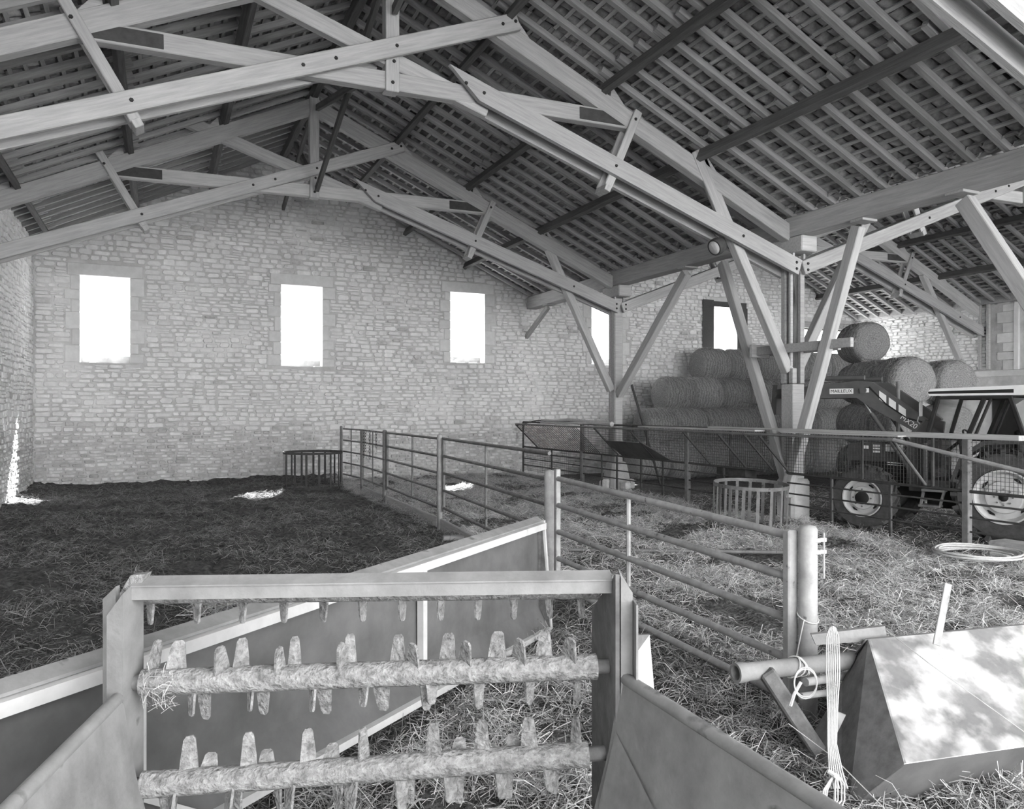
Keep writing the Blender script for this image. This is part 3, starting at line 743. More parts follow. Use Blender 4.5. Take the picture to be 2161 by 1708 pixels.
beam('rack_strut', (RX, 21.55, 1.74), (FX, 21.5, 1.0), .04, .04, M_RUST, fb, c=.003)
MB().tube([(RX + .03, 21.5, 1.72), (FX, 21.6, 1.86), (FX, 17.9, 1.83)], .02, 6).build('rack_hoop', M_RUST, fb)
p = lambda f, y, dy=0: Vector((RX + (FX - RX)*f, y + dy, 1.74 - .71*f))
MB().prism([p(.45, 16.85), p(1, 16.7), p(1, 14.6), p(.45, 15.2)], (-.012, 0, -.012)).build('rack_plate', M_STEEL, fb)
MB().cbox((FX + .05, 12.2, .72), (FX + .35, 13.1, .98), .01).build('drinker_tray', M_RUST, fb)
# boards and a branch lying across the rack
def plank(u0, v0, u1, v1, w, th, label, X=10.35, z=1.80, dz=0):
    def py(u): return X / math.tan(math.atan((u - U0) / FPX) + YAW)
    o = beam('plank', (X, py(u0), z + dz), (X + .04, py(u1), z + dz), w, th, M_PLANK, None, side=(1,0,0), c=.006); return tag(o, label, 'plank', 'boards lying on the feed barrier')
plank(1355, 893, 1600, 910, .26, .035, 'weathered board lying on the feed barrier right of the stone-based post')
plank(1500, 893, 1655, 910, .18, .03, 'short split board on the feed barrier touching the sloping strut', X=10.5, dz=.036)
plank(1655, 910, 2161, 930, .30, .07, 'long thick board on the feed barrier in front of the tractor', X=10.42, dz=.02)
plank(1655, 915, 1900, 930, .2, .025, 'thin flaky board under the long thick one on the feed barrier', X=10.14, dz=-.0)
br = thing('dead_branch', (10.4, 18.5, 1.85), 'bare pale forked branch lying on the rack by the stone-based post', 'branch')
MB().tube([(10.25, 20.2, 1.90), (10.3, 19.5, 1.87), (10.35, 18.7, 1.92), (10.45, 17.9, 1.87), (10.5, 17.2, 1.84), (10.52, 16.75, 1.83)], [.03, .04, .05, .055, .06, .065], 8).build('limb', M_PLANK, br, True)
MB().tube([(10.5, 17.6, 1.85), (10.32, 18.2, 1.83), (10.2, 18.9, 1.815), (10.12, 20.0, 1.82)], [.04, .035, .03, .02], 7).build('fork', M_PLANK, br, True)

# ------------------------------------------------------------------ round feeders
def ring_feeder(c, r, h, nb, label, m, tilt=0.0):
    t = thing('ring_feeder', c, label, 'feeder'); c = Vector(c); T = Matrix.Translation(c) @ Matrix.Rotation(tilt, 4, 'X')
    for nm, z, hh in (('top_hoop', h, .06), ('base_hoop', .06, .05)):
        mb = MB(); n = 40; V = []; F = []
        for k in range(n):
            a = 2*math.pi*k/n
            for rr, zz in ((r, z), (r, z + hh), (r - .012, z + hh), (r - .012, z)): V.append(T @ Vector((rr*math.cos(a), rr*math.sin(a), zz)))
        for k in range(n):
            q = (k+1) % n
            for j in range(4): F.append((4*k + j, 4*q + j, 4*q + (j+1) % 4, 4*k + (j+1) % 4))
        mb.add(V, F).build(nm, m, t)
    for k in range(nb):
        a = 2*math.pi*(k + .3)/nb; x, y = (r - .006)*math.cos(a), (r - .006)*math.sin(a); dx, dy = -math.sin(a)*.028, math.cos(a)*.028; ex, ey = -math.cos(a)*.006, -math.sin(a)*.006
        MB().prism([T @ Vector((x - dx, y - dy, .06)), T @ Vector((x + dx, y + dy, .06)), T @ Vector((x + dx, y + dy, h + .02)), T @ Vector((x - dx, y - dy, h + .02))], (ex, ey, 0)).build('bar', m, t)
ring_feeder((9.42, 10.50, .06), .64, .80, 17, 'rusty ring feeder of flat bars beside the concrete plinth of the cracked post', M_RAIL_D, .05)
ring_feeder((3.66, 20.45, .10), .76, .95, 15, 'dark ring feeder standing against the gable wall at the end of the gates', M_RUST)

# ------------------------------------------------------------------ hay bales
def bale_mesh():
    n, R, H = 44, .60, .59; V = []; F = []
    prof = [(.02, -H), (.16, -H - .012), (.32, -H + .005), (.44, -H + .01), (.52, -H + .05), (.572, -H + .11), (.594, -H + .18)] + [(R + .016*math.sin(k*2.4), -H + .18 + (2*H - .36)*k/13) for k in range(1, 13)] + [(.594, H - .18), (.572, H - .11), (.52, H - .05), (.44, H - .01), (.32, H - .005), (.16, H + .012), (.02, H)]
    for r, x in prof:
        for k in range(n):
            a = 2*math.pi*k/n; q = Vector((x*5, math.cos(a)*r*6, math.sin(a)*r*6)); rr = r * (1 + .018*noise.noise(q*1.0) - .025*max(0, -math.sin(a) - .6)); xx = x + .012*noise.noise(q + Vector((9,0,0)))
            V.append((xx, rr*math.cos(a), rr*math.sin(a)))
    m = len(prof)
    for i in range(m-1):
        for k in range(n): F.append((i*n+k, i*n+(k+1) % n, (i+1)*n+(k+1) % n, (i+1)*n+k))
    F.append(tuple(range(n))[::-1]); F.append(tuple((m-1)*n + k for k in range(n)))
    return mesh_from('hay_bale', V, F, M_BALE, True)
def bale_material():
    m = mat('rolled_hay', .16, .62, (16, 22, 22), 2.2, detail=10, rough=1, bump=1.0, bscale=4, rnd=.10, dist=.05)
    nt = m.node_tree; N = nt.nodes; L = nt.links; b = N['Principled BSDF']; old = b.inputs['Base Color'].links[0].from_socket
    tc = [k for k in N if k.type == 'TEX_COORD'][0]; sx = N.new('ShaderNodeSeparateXYZ'); L.new(tc.outputs['Object'], sx.inputs[0])
    # windings: dark grooves around the barrel, rings on the faces
    ax = N.new('ShaderNodeMath'); ax.operation = 'SINE'; mu = N.new('ShaderNodeMath'); mu.operation = 'MULTIPLY'; mu.inputs[1].default_value = 62
    nz = N.new('ShaderNodeTexNoise'); nz.inputs['Scale'].default_value = 5; L.new(tc.outputs['Object'], nz.inputs['Vector'])
    ad = N.new('ShaderNodeMath'); ad.operation = 'MULTIPLY_ADD'; ad.inputs[1].default_value = .22; L.new(nz.outputs['Fac'], ad.inputs[0]); L.new(sx.outputs[0], ad.inputs[2])
    L.new(ad.outputs[0], mu.inputs[0]); L.new(mu.outputs[0], ax.inputs[0])
    mr = N.new('ShaderNodeMapRange'); mr.inputs[1].default_value = -1; mr.inputs[2].default_value = 1; mr.inputs[3].default_value = .70; mr.inputs[4].default_value = 1.08; L.new(ax.outputs[0], mr.inputs[0])
    # coiled rings on the flat ends
    le = N.new('ShaderNodeVectorMath'); le.operation = 'MULTIPLY'; le.inputs[1].default_value = (0, 1, 1); L.new(tc.outputs['Object'], le.inputs[0])
    ln_ = N.new('ShaderNodeVectorMath'); ln_.operation = 'LENGTH'; L.new(le.outputs[0], ln_.inputs[0])
    rm = N.new('ShaderNodeMath'); rm.operation = 'MULTIPLY_ADD'; rm.inputs[1].default_value = .12; L.new(nz.outputs['Fac'], rm.inputs[0]); L.new(ln_.outputs['Value'], rm.inputs[2])
    rs = N.new('ShaderNodeMath'); rs.operation = 'MULTIPLY'; rs.inputs[1].default_value = 95; L.new(rm.outputs[0], rs.inputs[0]); rn = N.new('ShaderNodeMath'); rn.operation = 'SINE'; L.new(rs.outputs[0], rn.inputs[0])
    m2 = N.new('ShaderNodeMapRange'); m2.inputs[1].default_value = -1; m2.inputs[2].default_value = 1; m2.inputs[3].default_value = .93; m2.inputs[4].default_value = 1.08; L.new(rn.outputs[0], m2.inputs[0])
    ab = N.new('ShaderNodeMath'); ab.operation = 'ABSOLUTE'; L.new(sx.outputs[0], ab.inputs[0]); gt = N.new('ShaderNodeMath'); gt.operation = 'GREATER_THAN'; gt.inputs[1].default_value = .54; L.new(ab.outputs[0], gt.inputs[0])
    mm = N.new('ShaderNodeMix'); L.new(gt.outputs[0], mm.inputs[0]); L.new(mr.outputs[0], mm.inputs[2]); L.new(m2.outputs[0], mm.inputs[3])
    hv = N.new('ShaderNodeHueSaturation'); L.new(mm.outputs[0], hv.inputs['Value']); L.new(old, hv.inputs['Color']); L.new(hv.outputs[0], b.inputs['Base Color'])
    return m
M_BALE = bale_material(); BALE = bale_mesh()
def fuzz_mesh(n=1500):
    def samp(k):
        a = RNG.uniform(0, 2*np.pi, k); x = RNG.uniform(-.6, .6, k); face = RNG.random(k) < .3; r = np.where(face, .6*np.sqrt(RNG.random(k)), .605); x = np.where(face, np.sign(x)*.595, x)
        return np.stack([x, r*np.cos(a), r*np.sin(a)], 1)
    V, F = strands(n, samp, .05, .17, .0028, 0, pitch=.8); me = bpy.data.meshes.new('loose_hay'); me.from_pydata(V.tolist(), [], F.tolist()); me.materials.append(M_HSTRAW); return me
FUZZ = fuzz_mesh()
def bale(c, heading, label, group):
    """heading: angle of the roll axis from +X"""
    M = Matrix.Translation(c) @ Matrix.Rotation(heading + random.uniform(-.03, .03), 4, 'Z') @ Matrix.Rotation(random.choice((0, .5, 1, 1.5)) * math.pi, 4, 'X')
    o = tag(put(bpy.data.objects.new('hay_bale', BALE), M), label, 'hay bale', group)
    f = bpy.data.objects.new('loose_hay', FUZZ); put(f, M, o); tag(f, kind='stuff')
LAY = [(.60, 13.3, 9, 20.05, 'bottom'), (1.655, 14.0, 8, 20.6, 'second'), (2.71, 15.1, 8, 21.15, 'third'), (3.765, 17.1, 7, 21.7, 'top')]
for z, x0, n, y, nm in LAY:
    for k in range(n):
        if k == 0:
            bale((x0 + .6, y, z), 0, 'end hay bale of the %s layer along the gable wall, nearest the stone-based post' % nm, None); continue
        bale((x0 + .6 + 1.2*k, y + random.uniform(-.04, .04), z), 0, 'round hay bale lying side-on in the %s layer of the stack along the gable wall' % nm, 'bales in the %s layer along the gable wall' % nm)
AX = Vector((.342, .94, 0)); HD = math.atan2(.94, .342)
def front(p, zs, n, where, label_top):
    for z in zs:
        for k in range(n):
            q = Vector((p[0], p[1], 0)) + AX * (.62 + 1.2*k)
            top = (z == zs[-1])
            if top and k == 0: bale((q.x, q.y, z), HD, label_top, None)
            else: bale((q.x, q.y, z), HD, 'round hay bale in the pile %s' % where, 'bales in the pile %s' % where)
front((16.6, 12.7), (.60, 1.75, 2.90), 2, 'right behind the loader arms', 'large round hay bale whose coiled end shows above the tractor bonnet')
front((19.0, 13.3), (.60, 1.76, 2.92), 1, 'behind the tractor cab', 'round hay bale whose coiled end shows beyond the cab roof, by the stone pier')
front((18.7, 15.7), (.60, 1.79, 2.98, 4.17), 1, 'under the highest bale', 'highest round hay bale, its coiled end facing out above all others')

# ------------------------------------------------------------------ manure spreader in the foreground (the viewpoint is over its body)
sp = thing('manure_spreader', cw(-.5, 2.3, .1), 'open steel manure spreader with toothed beater shafts across its rear frame', 'manure spreader')
def cbx(mb, x0, x1, z0, z1, lo, hi, dx=0, c=.006):
    """box in camera-aligned plan coordinates (xc, zc) between heights lo and hi"""
    P = [cw(x0, z0, lo), cw(x1, z0, lo), cw(x1 + dx, z1, lo), cw(x0 + dx, z1, lo)]; return mb.prism(P, (0, 0, hi - lo))
# left rear post: folded sheet with a sloping top
mb = MB(); P = [cw(-1.513, 2.86, .45), cw(-1.448, 2.85, .45), cw(-1.452, 3.02, .45), cw(-1.513, 3.02, .45)]
n = len(P); tops = [1.43, 1.515, 1.55, 1.47]; Q = [Vector((p.x, p.y, z)) for p, z in zip(P, tops)]
mb.add(P + Q, [(3,2,1,0), (4,5,6,7), (0,1,5,4), (1,2,6,5), (2,3,7,6), (3,0,4,7)]); mb.build('rear_post', M_SPREAD, sp)
mb = MB(); P = [cw(-1.565, 2.93, .45), cw(-1.50, 2.90, .45), cw(-1.50, 2.93, .45), cw(-1.565, 2.96, .45)]; Q = [Vector((p.x, p.y, z)) for p, z in zip(P, (1.475, 1.53, 1.53, 1.475))]
mb.add(P + Q, [(3,2,1,0), (4,5,6,7), (0,1,5,4), (1,2,6,5), (2,3,7,6), (3,0,4,7)]); mb.build('post_flange', M_SPREAD, sp)
MB().prism([cw(-1.51, 2.93, 1.48), cw(-1.44, 2.93, 1.48), cw(-1.40, 2.93, 1.572), cw(-1.46, 2.93, 1.565)], cw(0, .05, 0) - cw(0, 0, 0)).build('bent_corner', M_CAKED, sp)
# right rear post
mb = MB(); P = [cw(.422, 2.97, .42), cw(.468, 2.97, .42), cw(.468, 3.05, .42), cw(.422, 3.05, .42)]; Q = [Vector((p.x, p.y, z)) for p, z in zip(P, (1.55, 1.49, 1.49, 1.57))]
mb.add(P + Q, [(3,2,1,0), (4,5,6,7), (0,1,5,4), (1,2,6,5), (2,3,7,6), (3,0,4,7)]); mb.build('rear_post', M_SPREAD, sp)
mb = MB(); P = [cw(.470, 2.90, 1.16), cw(.478, 2.90, 1.16), cw(.478, 3.05, 1.16), cw(.470, 3.05, 1.16)]; mb.prism(P, (0, 0, .30)).build('post_flange', M_SPREAD, sp)
mb = MB(); P = [cw(.402, 2.975, .42), cw(.418, 2.975, .42), cw(.375, 3.46, .42), cw(.36, 3.46, .42)]; Q = [Vector((p.x, p.y, z)) for p, z in zip(P, (1.56, 1.56, 1.30, 1.30))]
mb.add(P + Q, [(3,2,1,0), (4,5,6,7), (0,1,5,4), (1,2,6,5), (2,3,7,6), (3,0,4,7)]); mb.build('side_plate', M_BKT, sp)
MB().prism([cw(.50, 3.2, 1.0), cw(.60, 3.22, 1.0), cw(.575, 3.2, 1.26), cw(.49, 3.2, 1.18)], cw(0, .012, 0) - cw(0, 0, 0)).build('reflector_plate', M_RIM, sp)
MB().prism([cw(.48, 3.12, 1.28), cw(.575, 3.2, 1.26), cw(.49, 3.15, 1.17)], cw(0, .012, 0) - cw(0, 0, 0)).build('lamp_bracket', M_BKT, sp)
# top bar
A, B = cw(-1.45, 2.92, 0), cw(.395, 3.03, 0); dn = (B - A).normalized(); ac = Vector((dn.y, -dn.x, 0)); ac = ac if ac.dot(cw(0, 1, 0) - cw(0, 0, 0)) < 0 else -ac
pr = [(.0, 1.474), (.0, 1.522), (.008, 1.524), (.008, 1.530), (-.05, 1.556), (-.056, 1.55), (-.012, 1.518), (-.012, 1.474)]
MB().prism([A + ac*0 + Vector((0, 0, z)) + ac*o for o, z in pr], B - A).build('top_bar', M_SPREAD, sp)
# body sides, floor, chassis and wheels
def side_wall(far, near, ztop, inw, name):
    mb = MB(); xf, zf = far; xn, zn = near; th = .035 * (-1 if inw > 0 else 1)
    pts = lambda x, z: [cw(x + th, z, ztop - .02), cw(x + th*.5, z, ztop), cw(x, z, ztop - .015), cw(x + inw*.35, z, ztop - .30), cw(x + inw, z, .50), cw(x + inw + th, z, .50), cw(x + inw*.35 + th, z, ztop - .33)]
    a, b = pts(xf, zf), pts(xn, zn); n = len(a)
    mb.add(a + b, [tuple(range(n)), tuple(range(n, 2*n))[::-1]] + [(i, i + n, (i+1) % n + n, (i+1) % n) for i in range(n)]); o = mb.build(name, M_SPREAD, sp)
    MB().tube([cw(xf + th*.5, zf - .01, ztop - .012), cw(xn + th*.5, zn, ztop - .012)], .024, 10).build('rolled_rim', M_SPREAD, o, True)
side_wall((-1.452, 2.86), (-1.24, 1.35), 1.135, .14, 'body_side'); side_wall((.425, 2.99), (1.02, 1.5), 1.165, -.14, 'body_side')
MB().prism([cw(-1.33, 2.9, .44), cw(.30, 3.02, .44), cw(.84, 1.5, .44), cw(-1.10, 1.35, .44)], (0, 0, .05)).build('body_floor', M_SPREAD, sp)
MB().prism([cw(.30, 2.95, .52), cw(.40, 2.96, .95), cw(.50, 2.6, .80)], (0, 0, .006)).build('gusset', M_SPREAD, sp)
cbx(MB(), -.62, -.40, 1.0, 2.9, .28, .44).build('chassis_beam', M_BKT, sp)
for x in (-1.75, .75): MB().lathe([(.1, -.1), (.28, -.11), (.33, -.06), (.33, .06), (.28, .11), (.1, .1)], cw(x, 1.9, .34), cw(1, 0, 0) - cw(0, 0, 0), 24).build('wheel', M_RUST, sp, True)
MB().tube([cw(-1.75, 1.9, .34), cw(.75, 1.9, .34)], .04, 8).build('axle', M_RUST, sp)
def tine(par, p, ax, phi, L, w, tw):
    ax = ax.normalized(); upv = (Vector((0,0,1)) - ax*ax.z).normalized(); fw = ax.cross(upv)
    if fw.dot(cw(0, -1, 0) - cw(0, 0, 0)) < 0: fw = -fw
    d = upv*math.cos(phi) + fw*math.sin(phi); sd = ax*math.cos(tw) + d.cross(ax)*math.sin(tw); nn = d.cross(sd)
    j = random.uniform(-.1, .1); prof = [(-.75, .03), (.7, .03), (.62, L*.5), (.46 + j, L*.93), (.28 + j, L), (-.22 + j, L*.99), (-.42 + j, L*.9), (-.62, L*.5)]
    MB().prism([p + sd*(w*a) + d*b - nn*.005 for a, b in prof], nn*.010).build('tine', M_CAKED, par)
def beater(pa, pb, r, tines, name):
    ax = pb - pa; n = 26; pts = [pa.lerp(pb, k/n) for k in range(n+1)]
    rr = [r * (1 + .07*noise.noise(Vector((k*.9, r*40, 3)))) for k in range(n+1)]
    bt = MB().tube(pts, rr, 18).build(name, M_CAKED, sp, True)
    for e, s in ((pa, -1), (pb, 1)): MB().tube([e, e + ax.normalized()*s*.07], r*.6, 10).build('bearing_stub', M_BKT, bt, True)
    for f, phi, L, w, tw in tines: tine(bt, pa + ax*f, ax, math.radians(phi), L, w, math.radians(tw))
def uf(u, a, b): return (u - a) / (b - a)
pm0, pm1 = at(300, 1441, 2.95), at(1258, 1407, 3.10)
T = [(uf(u, 300, 1258), phi, L, w, tw) for u, phi, L, w, tw in (
 (318, -25, .16, .045, 65), (368, -8, .155, .055, 10), (464, 18, .15, .05, 55), (500, -12, .155, .045, 15), (583, 22, .14, .045, 65), (611, -10, .155, .038, 5), (711, 20, .15, .045, 65), (726, -10, .16, .04, 8),
 (828, -12, .15, .045, -18), (861, 20, .14, .05, -45), (935, -12, .15, .05, -18), (972, 20, .145, .05, -48), (1042, -12, .15, .055, -18), (1088, 20, .145, .055, -50), (1145, -14, .15, .05, -15), (1197, 18, .14, .055, -50),
 (402, 170, .13, .035, 45), (424, -172, .16, .04, 15), (522, 165, .12, .035, 55), (545, -172, .15, .04, 20), (650, 165, .13, .035, 55), (672, -170, .16, .045, 12), (756, 165, .12, .04, 45), (793, -170, .155, .05, 12), (888, -172, .16, .038, -20), (900, 165, .12, .04, -30), (1001, -174, .16, .04, -35), (1112, -174, .15, .04, -40), (1216, -174, .15, .04, -50))]
beater(pm0, pm1, .050, T, 'beater_shaft')
pb0, pb1 = at(300, 1657, 2.90), at(1240, 1592, 3.05)
T = [(uf(u, 300, 1240), phi, L, w, tw) for u, phi, L, w, tw in (
 (395, -5, .17, .05, 10), (432, -35, .10, .05, 20), (517, -5, .17, .045, 12), (550, -40, .10, .05, 10), (640, -5, .17, .045, 15), (686, -45, .11, .05, 0), (757, 5, .17, .04, 50), (905, -5, .16, .045, -20), (1010, -5, .16, .045, -20), (1113, -5, .16, .05, -15), (1216, -5, .15, .04, -55), (960, -45, .10, .05, 0), (1080, -45, .10, .05, 0),
 (352, 178, .15, .05, 5), (365, 150, .13, .045, 60), (480, 150, .14, .05, 55), (490, 180, .15, .045, 35), (575, -175, .14, .03, 45), (603, 150, .14, .05, 50), (700, 180, .16, .04, 40), (730, 150, .15, .05, 40), (835, 170, .16, .045, -40), (848, -175, .15, .045, 15), (940, 165, .14, .05, -35), (955, -178, .16, .04, 10), (1050, 165, .14, .05, -35), (1062, -178, .16, .035, 10), (1155, 165, .13, .05, -40), (1165, -178, .15, .03, 10))]
beater(pb0, pb1, .049, T, 'beater_shaft')
pt0, pt1 = at(305, 1250, 3.10), at(1262, 1240, 3.25)
T = [(uf(u, 305, 1262), 178, .13, .035, 40 if u < 700 else -50) for u in (318, 412, 505, 590, 673, 755, 838, 920, 1000, 1078, 1155, 1225)]
T += [(f, ph, .12, .04, 30) for f, ph in ((.1, -90), (.25, -80), (.45, -95), (.6, -85), (.8, -90))]
beater(pt0, pt1, .048, T, 'beater_shaft')
# stringy residue on the left end of the middle shaft
V, F = strands(90, lambda n: np.array([tuple(at(random.uniform(300, 370), random.uniform(1430, 1500), random.uniform(2.88, 2.93))) for _ in range(n)]), .03, .09, .0012, 0, pitch=1.2)
c = V.mean(0); me = bpy.data.meshes.new('straw_residue'); me.from_pydata((V - c).tolist(), [], F.tolist()); me.materials.append(M_STRAW); tag(put(bpy.data.objects.new('straw_residue', me), Matrix.Translation(c), sp), kind='stuff')

# ------------------------------------------------------------------ long steel trough behind the spreader
tr = thing('steel_trough', cw(-.6, 5.6, .12), 'long open steel trough with a pale rim lying between the spreader and the manure', 'trough')
R0, R1 = cw(.26, 7.3, 1.126), cw(.26 - 2.18*1.25, 7.3 - 4.43*1.25, 1.126)
L0, L1 = cw(.345, 7.22, .13), cw(.345 - 1.70*1.45, 7.22 - 3.58*1.45, .13 + .17*1.45)
ax = (R1 - R0).normalized(); out = Vector((-ax.y, ax.x, 0)); out = out if out.dot(cw(1, 0, 0) - cw(0, 0, 0)) > 0 else -out     # towards the viewer's right
def sec(f):
    r, l = R0.lerp(R1, f), L0.lerp(L1, f); fold = Vector((r.x, r.y, 0)) + Vector((0, 0, l.z + .20)); return r, fold, l
mb = MB(); N = 12
for k in range(N + 1):
    r, fo, l = sec(k / N); mb.V += [r, r + (fo - r)*.12 - out*.012, fo, l, l - Vector((0, 0, .012)), fo - out*.012 - Vector((0, 0, .012)), r - out*.012]
for k in range(N):
    for j in range(7): mb.F.append((7*k + j, 7*k + (j+1) % 7, 7*k + 7 + (j+1) % 7, 7*k + 7 + j))
mb.build('trough_sheet', M_STEEL, tr)
mb = MB(); prof = [(.075, .0), (.0, .006), (.0, -.006), (.062, -.012), (.062, -.058), (.075, -.058)]
mb.prism([R0 + out*a + Vector((0, 0, b)) for a, b in prof], R1 - R0); mb.build('rim', M_RIM, tr)
prof = [(.045, .008), (.04, .02), (-.03, .055), (-.035, .045), (.025, .008)]; MB().prism([R0 + out*a + Vector((0, 0, b)) for a, b in prof], R1 - R0).build('top_flange', M_SPREAD, tr)
mb = MB(); prof = [(-.02, -.02), (.03, -.02), (.03, .025), (-.02, .025)]; mb.prism([L0 + out*a + Vector((0, 0, b)) for a, b in prof], L1 - L0).build('lip', M_RIM, tr)
r, fo, l = sec(0)
MB().prism([r + out*.03, r - out*.01, fo, l + out*.02], ax * .012).build('end_plate', M_BKT, tr)
MB().prism([r + out*.05 + Vector((0,0,.02)), r + out*.0 + Vector((0,0,.02)), l - out*.03, l + out*.03], ax * -.03).build('end_frame', M_RIM, tr)
for f in (.335, .705, .93):
    r, fo, l = sec(f); q = l.lerp(fo, .0)
    MB().prism([r + out*.008 - Vector((0,0,.04)), r + out*.06 - Vector((0,0,.04)), fo + out*.06, l + Vector((0,0,.02)), fo + out*.008], ax * .05).build('rib', M_RIM, tr)
q0, q1 = at(935, 1138, 12.0), at(1120, 1132, 12.2); q0.z = q1.z = .19
o = beam('plank', q0, q1, .16, .07, M_PLANK, None, side=(0,1,0)); tag(o, 'short pale board behind the far end of the long trough', 'plank')
# nest of pale straw on the manure
def heap(name, c, r, h, n, lmax, m, label):
    def samp(k):
        a = RNG.uniform(0, 6.28, k); q = r*np.sqrt(RNG.random(k)); return np.stack([c[0] + q*np.cos(a), c[1] + q*np.sin(a), c[2] + h*(1 - (q/r)**2)*RNG.random(k)], 1)
    V, F = strands(n, samp, .1, lmax, .0035, .02, pitch=.3); cc = V.mean(0); me = bpy.data.meshes.new(name); me.from_pydata((V - cc).tolist(), [], F.tolist()); me.materials.append(m)
    tag(put(bpy.data.objects.new(name, me), Matrix.Translation(cc)), label, 'straw', kind='stuff')
q = at(470, 1290, 7.9); heap('straw_tuft', (q.x, q.y, ground_z(q.x, q.y)), .34, .10, 420, .42, M_STRAW, 'tuft of pale straw on the dark manure behind the spreader bar')

# ------------------------------------------------------------------ loader bucket with twine, lower right
bk = thing('loader_bucket', at(1790, 1706, 4.1), 'upturned steel bucket with peeling pale paint and twine hung on its side', 'bucket')
prof = [at(1832, 1350, 4.6), at(1908, 1612, 3.91), at(1790, 1708, 3.99), at(1688, 1592, 4.56), at(1728, 1535, 4.72), at(1806, 1385, 4.72)]
ex = (at(2161, 1315, 4.9) - at(1835, 1345, 4.6)).normalized() * 1.75
n = len(prof); P = prof + [p + ex for p in prof]
MB().add([P[0], P[1], P[n+1], P[n]], [(0,1,2,3)]).prism([P[0], P[1], P[1] + Vector((0,0,-.004)), P[0] + Vector((0,0,-.004))], ex).build('back_sheet', M_PEEL, bk)
MB().prism([P[1], P[2], P[2] + ex*.01 + Vector((.004,.004,0)), P[1] + ex*.01], ex*.99).build('under_sheet', M_STEEL, bk)
MB().prism([P[2], P[3], P[3] + Vector((0,0,.01)), P[2] + Vector((0,0,.01))], ex).build('bottom_sheet', M_BKT, bk)
MB().prism([P[4], P[5], P[0], P[0] + Vector((0,0,-.02)), P[4] + Vector((.01,0,0))], ex).build('rear_sheet', M_STEEL, bk)
for b in (Vector((0,0,0)), ex): MB().prism([p + b for p in prof], ex.normalized()*.012).build('end_plate', M_BKT, bk)
up_ = Vector((0,0,.05))
MB().prism([P[0] - ex.normalized()*.02, P[0] + up_*.55 + (P[5]-P[0])*.2, P[0] + up_*.5 + (P[5]-P[0])*.5, P[5] - ex.normalized()*.02], ex).build('top_rim', M_SPREAD, bk)
MB().prism([at(1712, 1340, 4.62), at(1868, 1322, 4.72), at(1872, 1345, 4.72), at(1855, 1352, 4.68), at(1722, 1362, 4.62)], (.02, .03, 0)).build('hitch_plate', M_SPREAD, bk)
for u0, v0, u1, v1, d0, d1, r, nm in ((1552, 1421, 1815, 1392, 4.45, 4.75, .052, 'cross_tube'), (1700, 1440, 1800, 1425, 4.6, 4.8, .026, 'pin'), (1690, 1470, 1765, 1460, 4.5, 4.7, .02, 'pin')):
    a, b = at(u0, v0, d0), at(u1, v1, d1)
    if nm == 'cross_tube':
        dd = (b - a).normalized(); MB().lathe([(r*.8, .12), (r*.8, 0), (r*1.12, 0), (r*1.12, .05), (r, .08), (r, (b-a).length), (r*.8, (b-a).length)], a, dd, 20, closed=False).build(nm, M_SPREAD, bk, True, 40)
    else: MB().tube([a, b], r, 12).build(nm, M_RAIL, bk, True)
beam('stay_bar', at(1612, 1412, 4.5), at(1722, 1580, 4.5), .09, .15, M_BKT, bk, side=(0,0,1))
beam('marker_bar', at(1976, 1362, 4.55), at(2001, 1232, 4.6), .045, .012, M_RAIL, bk, side=(1,-.4,0), c=.003)
MB().prism([at(1760, 1500, 4.38), at(1785, 1510, 4.36), at(1760, 1562, 4.36), at(1745, 1540, 4.37)], (.008, .008, 0)).build('latch_plate', M_RAIL, bk)
# twine hank and loose cord
tw = thing('twine_hank', at(1757, 1330, 4.55), 'hank of pale baler twine hanging down over the bucket side', 'twine')
for k in range(7):
    o = (k - 3) * 4.2
    pts = [at(1757 + o*.5, 1322 + abs(k-3)*1.2, 4.52), at(1757 + o, 1345, 4.46), at(1758 + o*1.1, 1420, 4.33), at(1757 + o*.8, 1500, 4.2), at(1756 + o*.7, 1570, 4.08), at(1764 + o*1.1, 1630, 3.97), at(1771 + o*1.4, 1665, 3.93)]
    MB().tube(pts, .0040, 6).build('strand', M_TWINE, tw, True)
for k, (a, b) in enumerate(((1738, 1762), (1742, 1768), (1746, 1776), (1762, 1782))):
    pts = [at(1762, 1632, 3.95), at(a, 1668, 3.9), at(a - 4, 1700, 3.86), at((a+b)/2, 1700 + 4*k, 3.84), at(b, 1690, 3.85), at(b, 1655, 3.9), at(1766, 1634, 3.95)]
    MB().tube(pts, .0045, 6).build('loop', M_TWINE, tw, True)
MB().tube([at(1748, 1628, 3.94), at(1760, 1636, 3.92), at(1772, 1646, 3.93)], .012, 8).build('knot', M_TWINE, tw, True)
lo = thing('twine_loop', at(1690, 1420, 4.5), 'small loops of pale twine wound round the bucket cross tube', 'twine')
ca, cb = at(1552, 1421, 4.45), at(1815, 1392, 4.75); dd = (cb - ca).normalized()
for k in range(4):
    c0 = ca.lerp(cb, .44 + .022*k); MB().tube([c0 + (Vector((0,0,1))*math.sin(a) + dd.cross(Vector((0,0,1)))*math.cos(a))*.060 + dd*.03*math.sin(a + k) for a in [i*math.pi/8 for i in range(16)]], .004, 6, closed=True).build('strand', M_TWINE, lo, True)
c0 = at(1700, 1440, 4.36)
for k in range(2): MB().tube([c0 + cw(.065*math.cos(a), 0, 0) - cw(0,0,0) + Vector((0, 0, .085*math.sin(a) - .01*k)) for a in [i*math.pi/8 for i in range(16)]], .004, 6, closed=True).build('strand', M_TWINE, lo, True)
MB().tube([at(1690, 1440, 4.38), at(1676, 1465, 4.36), at(1668, 1490, 4.36)], .010, 6).build('frayed_end', M_TWINE, lo, True)
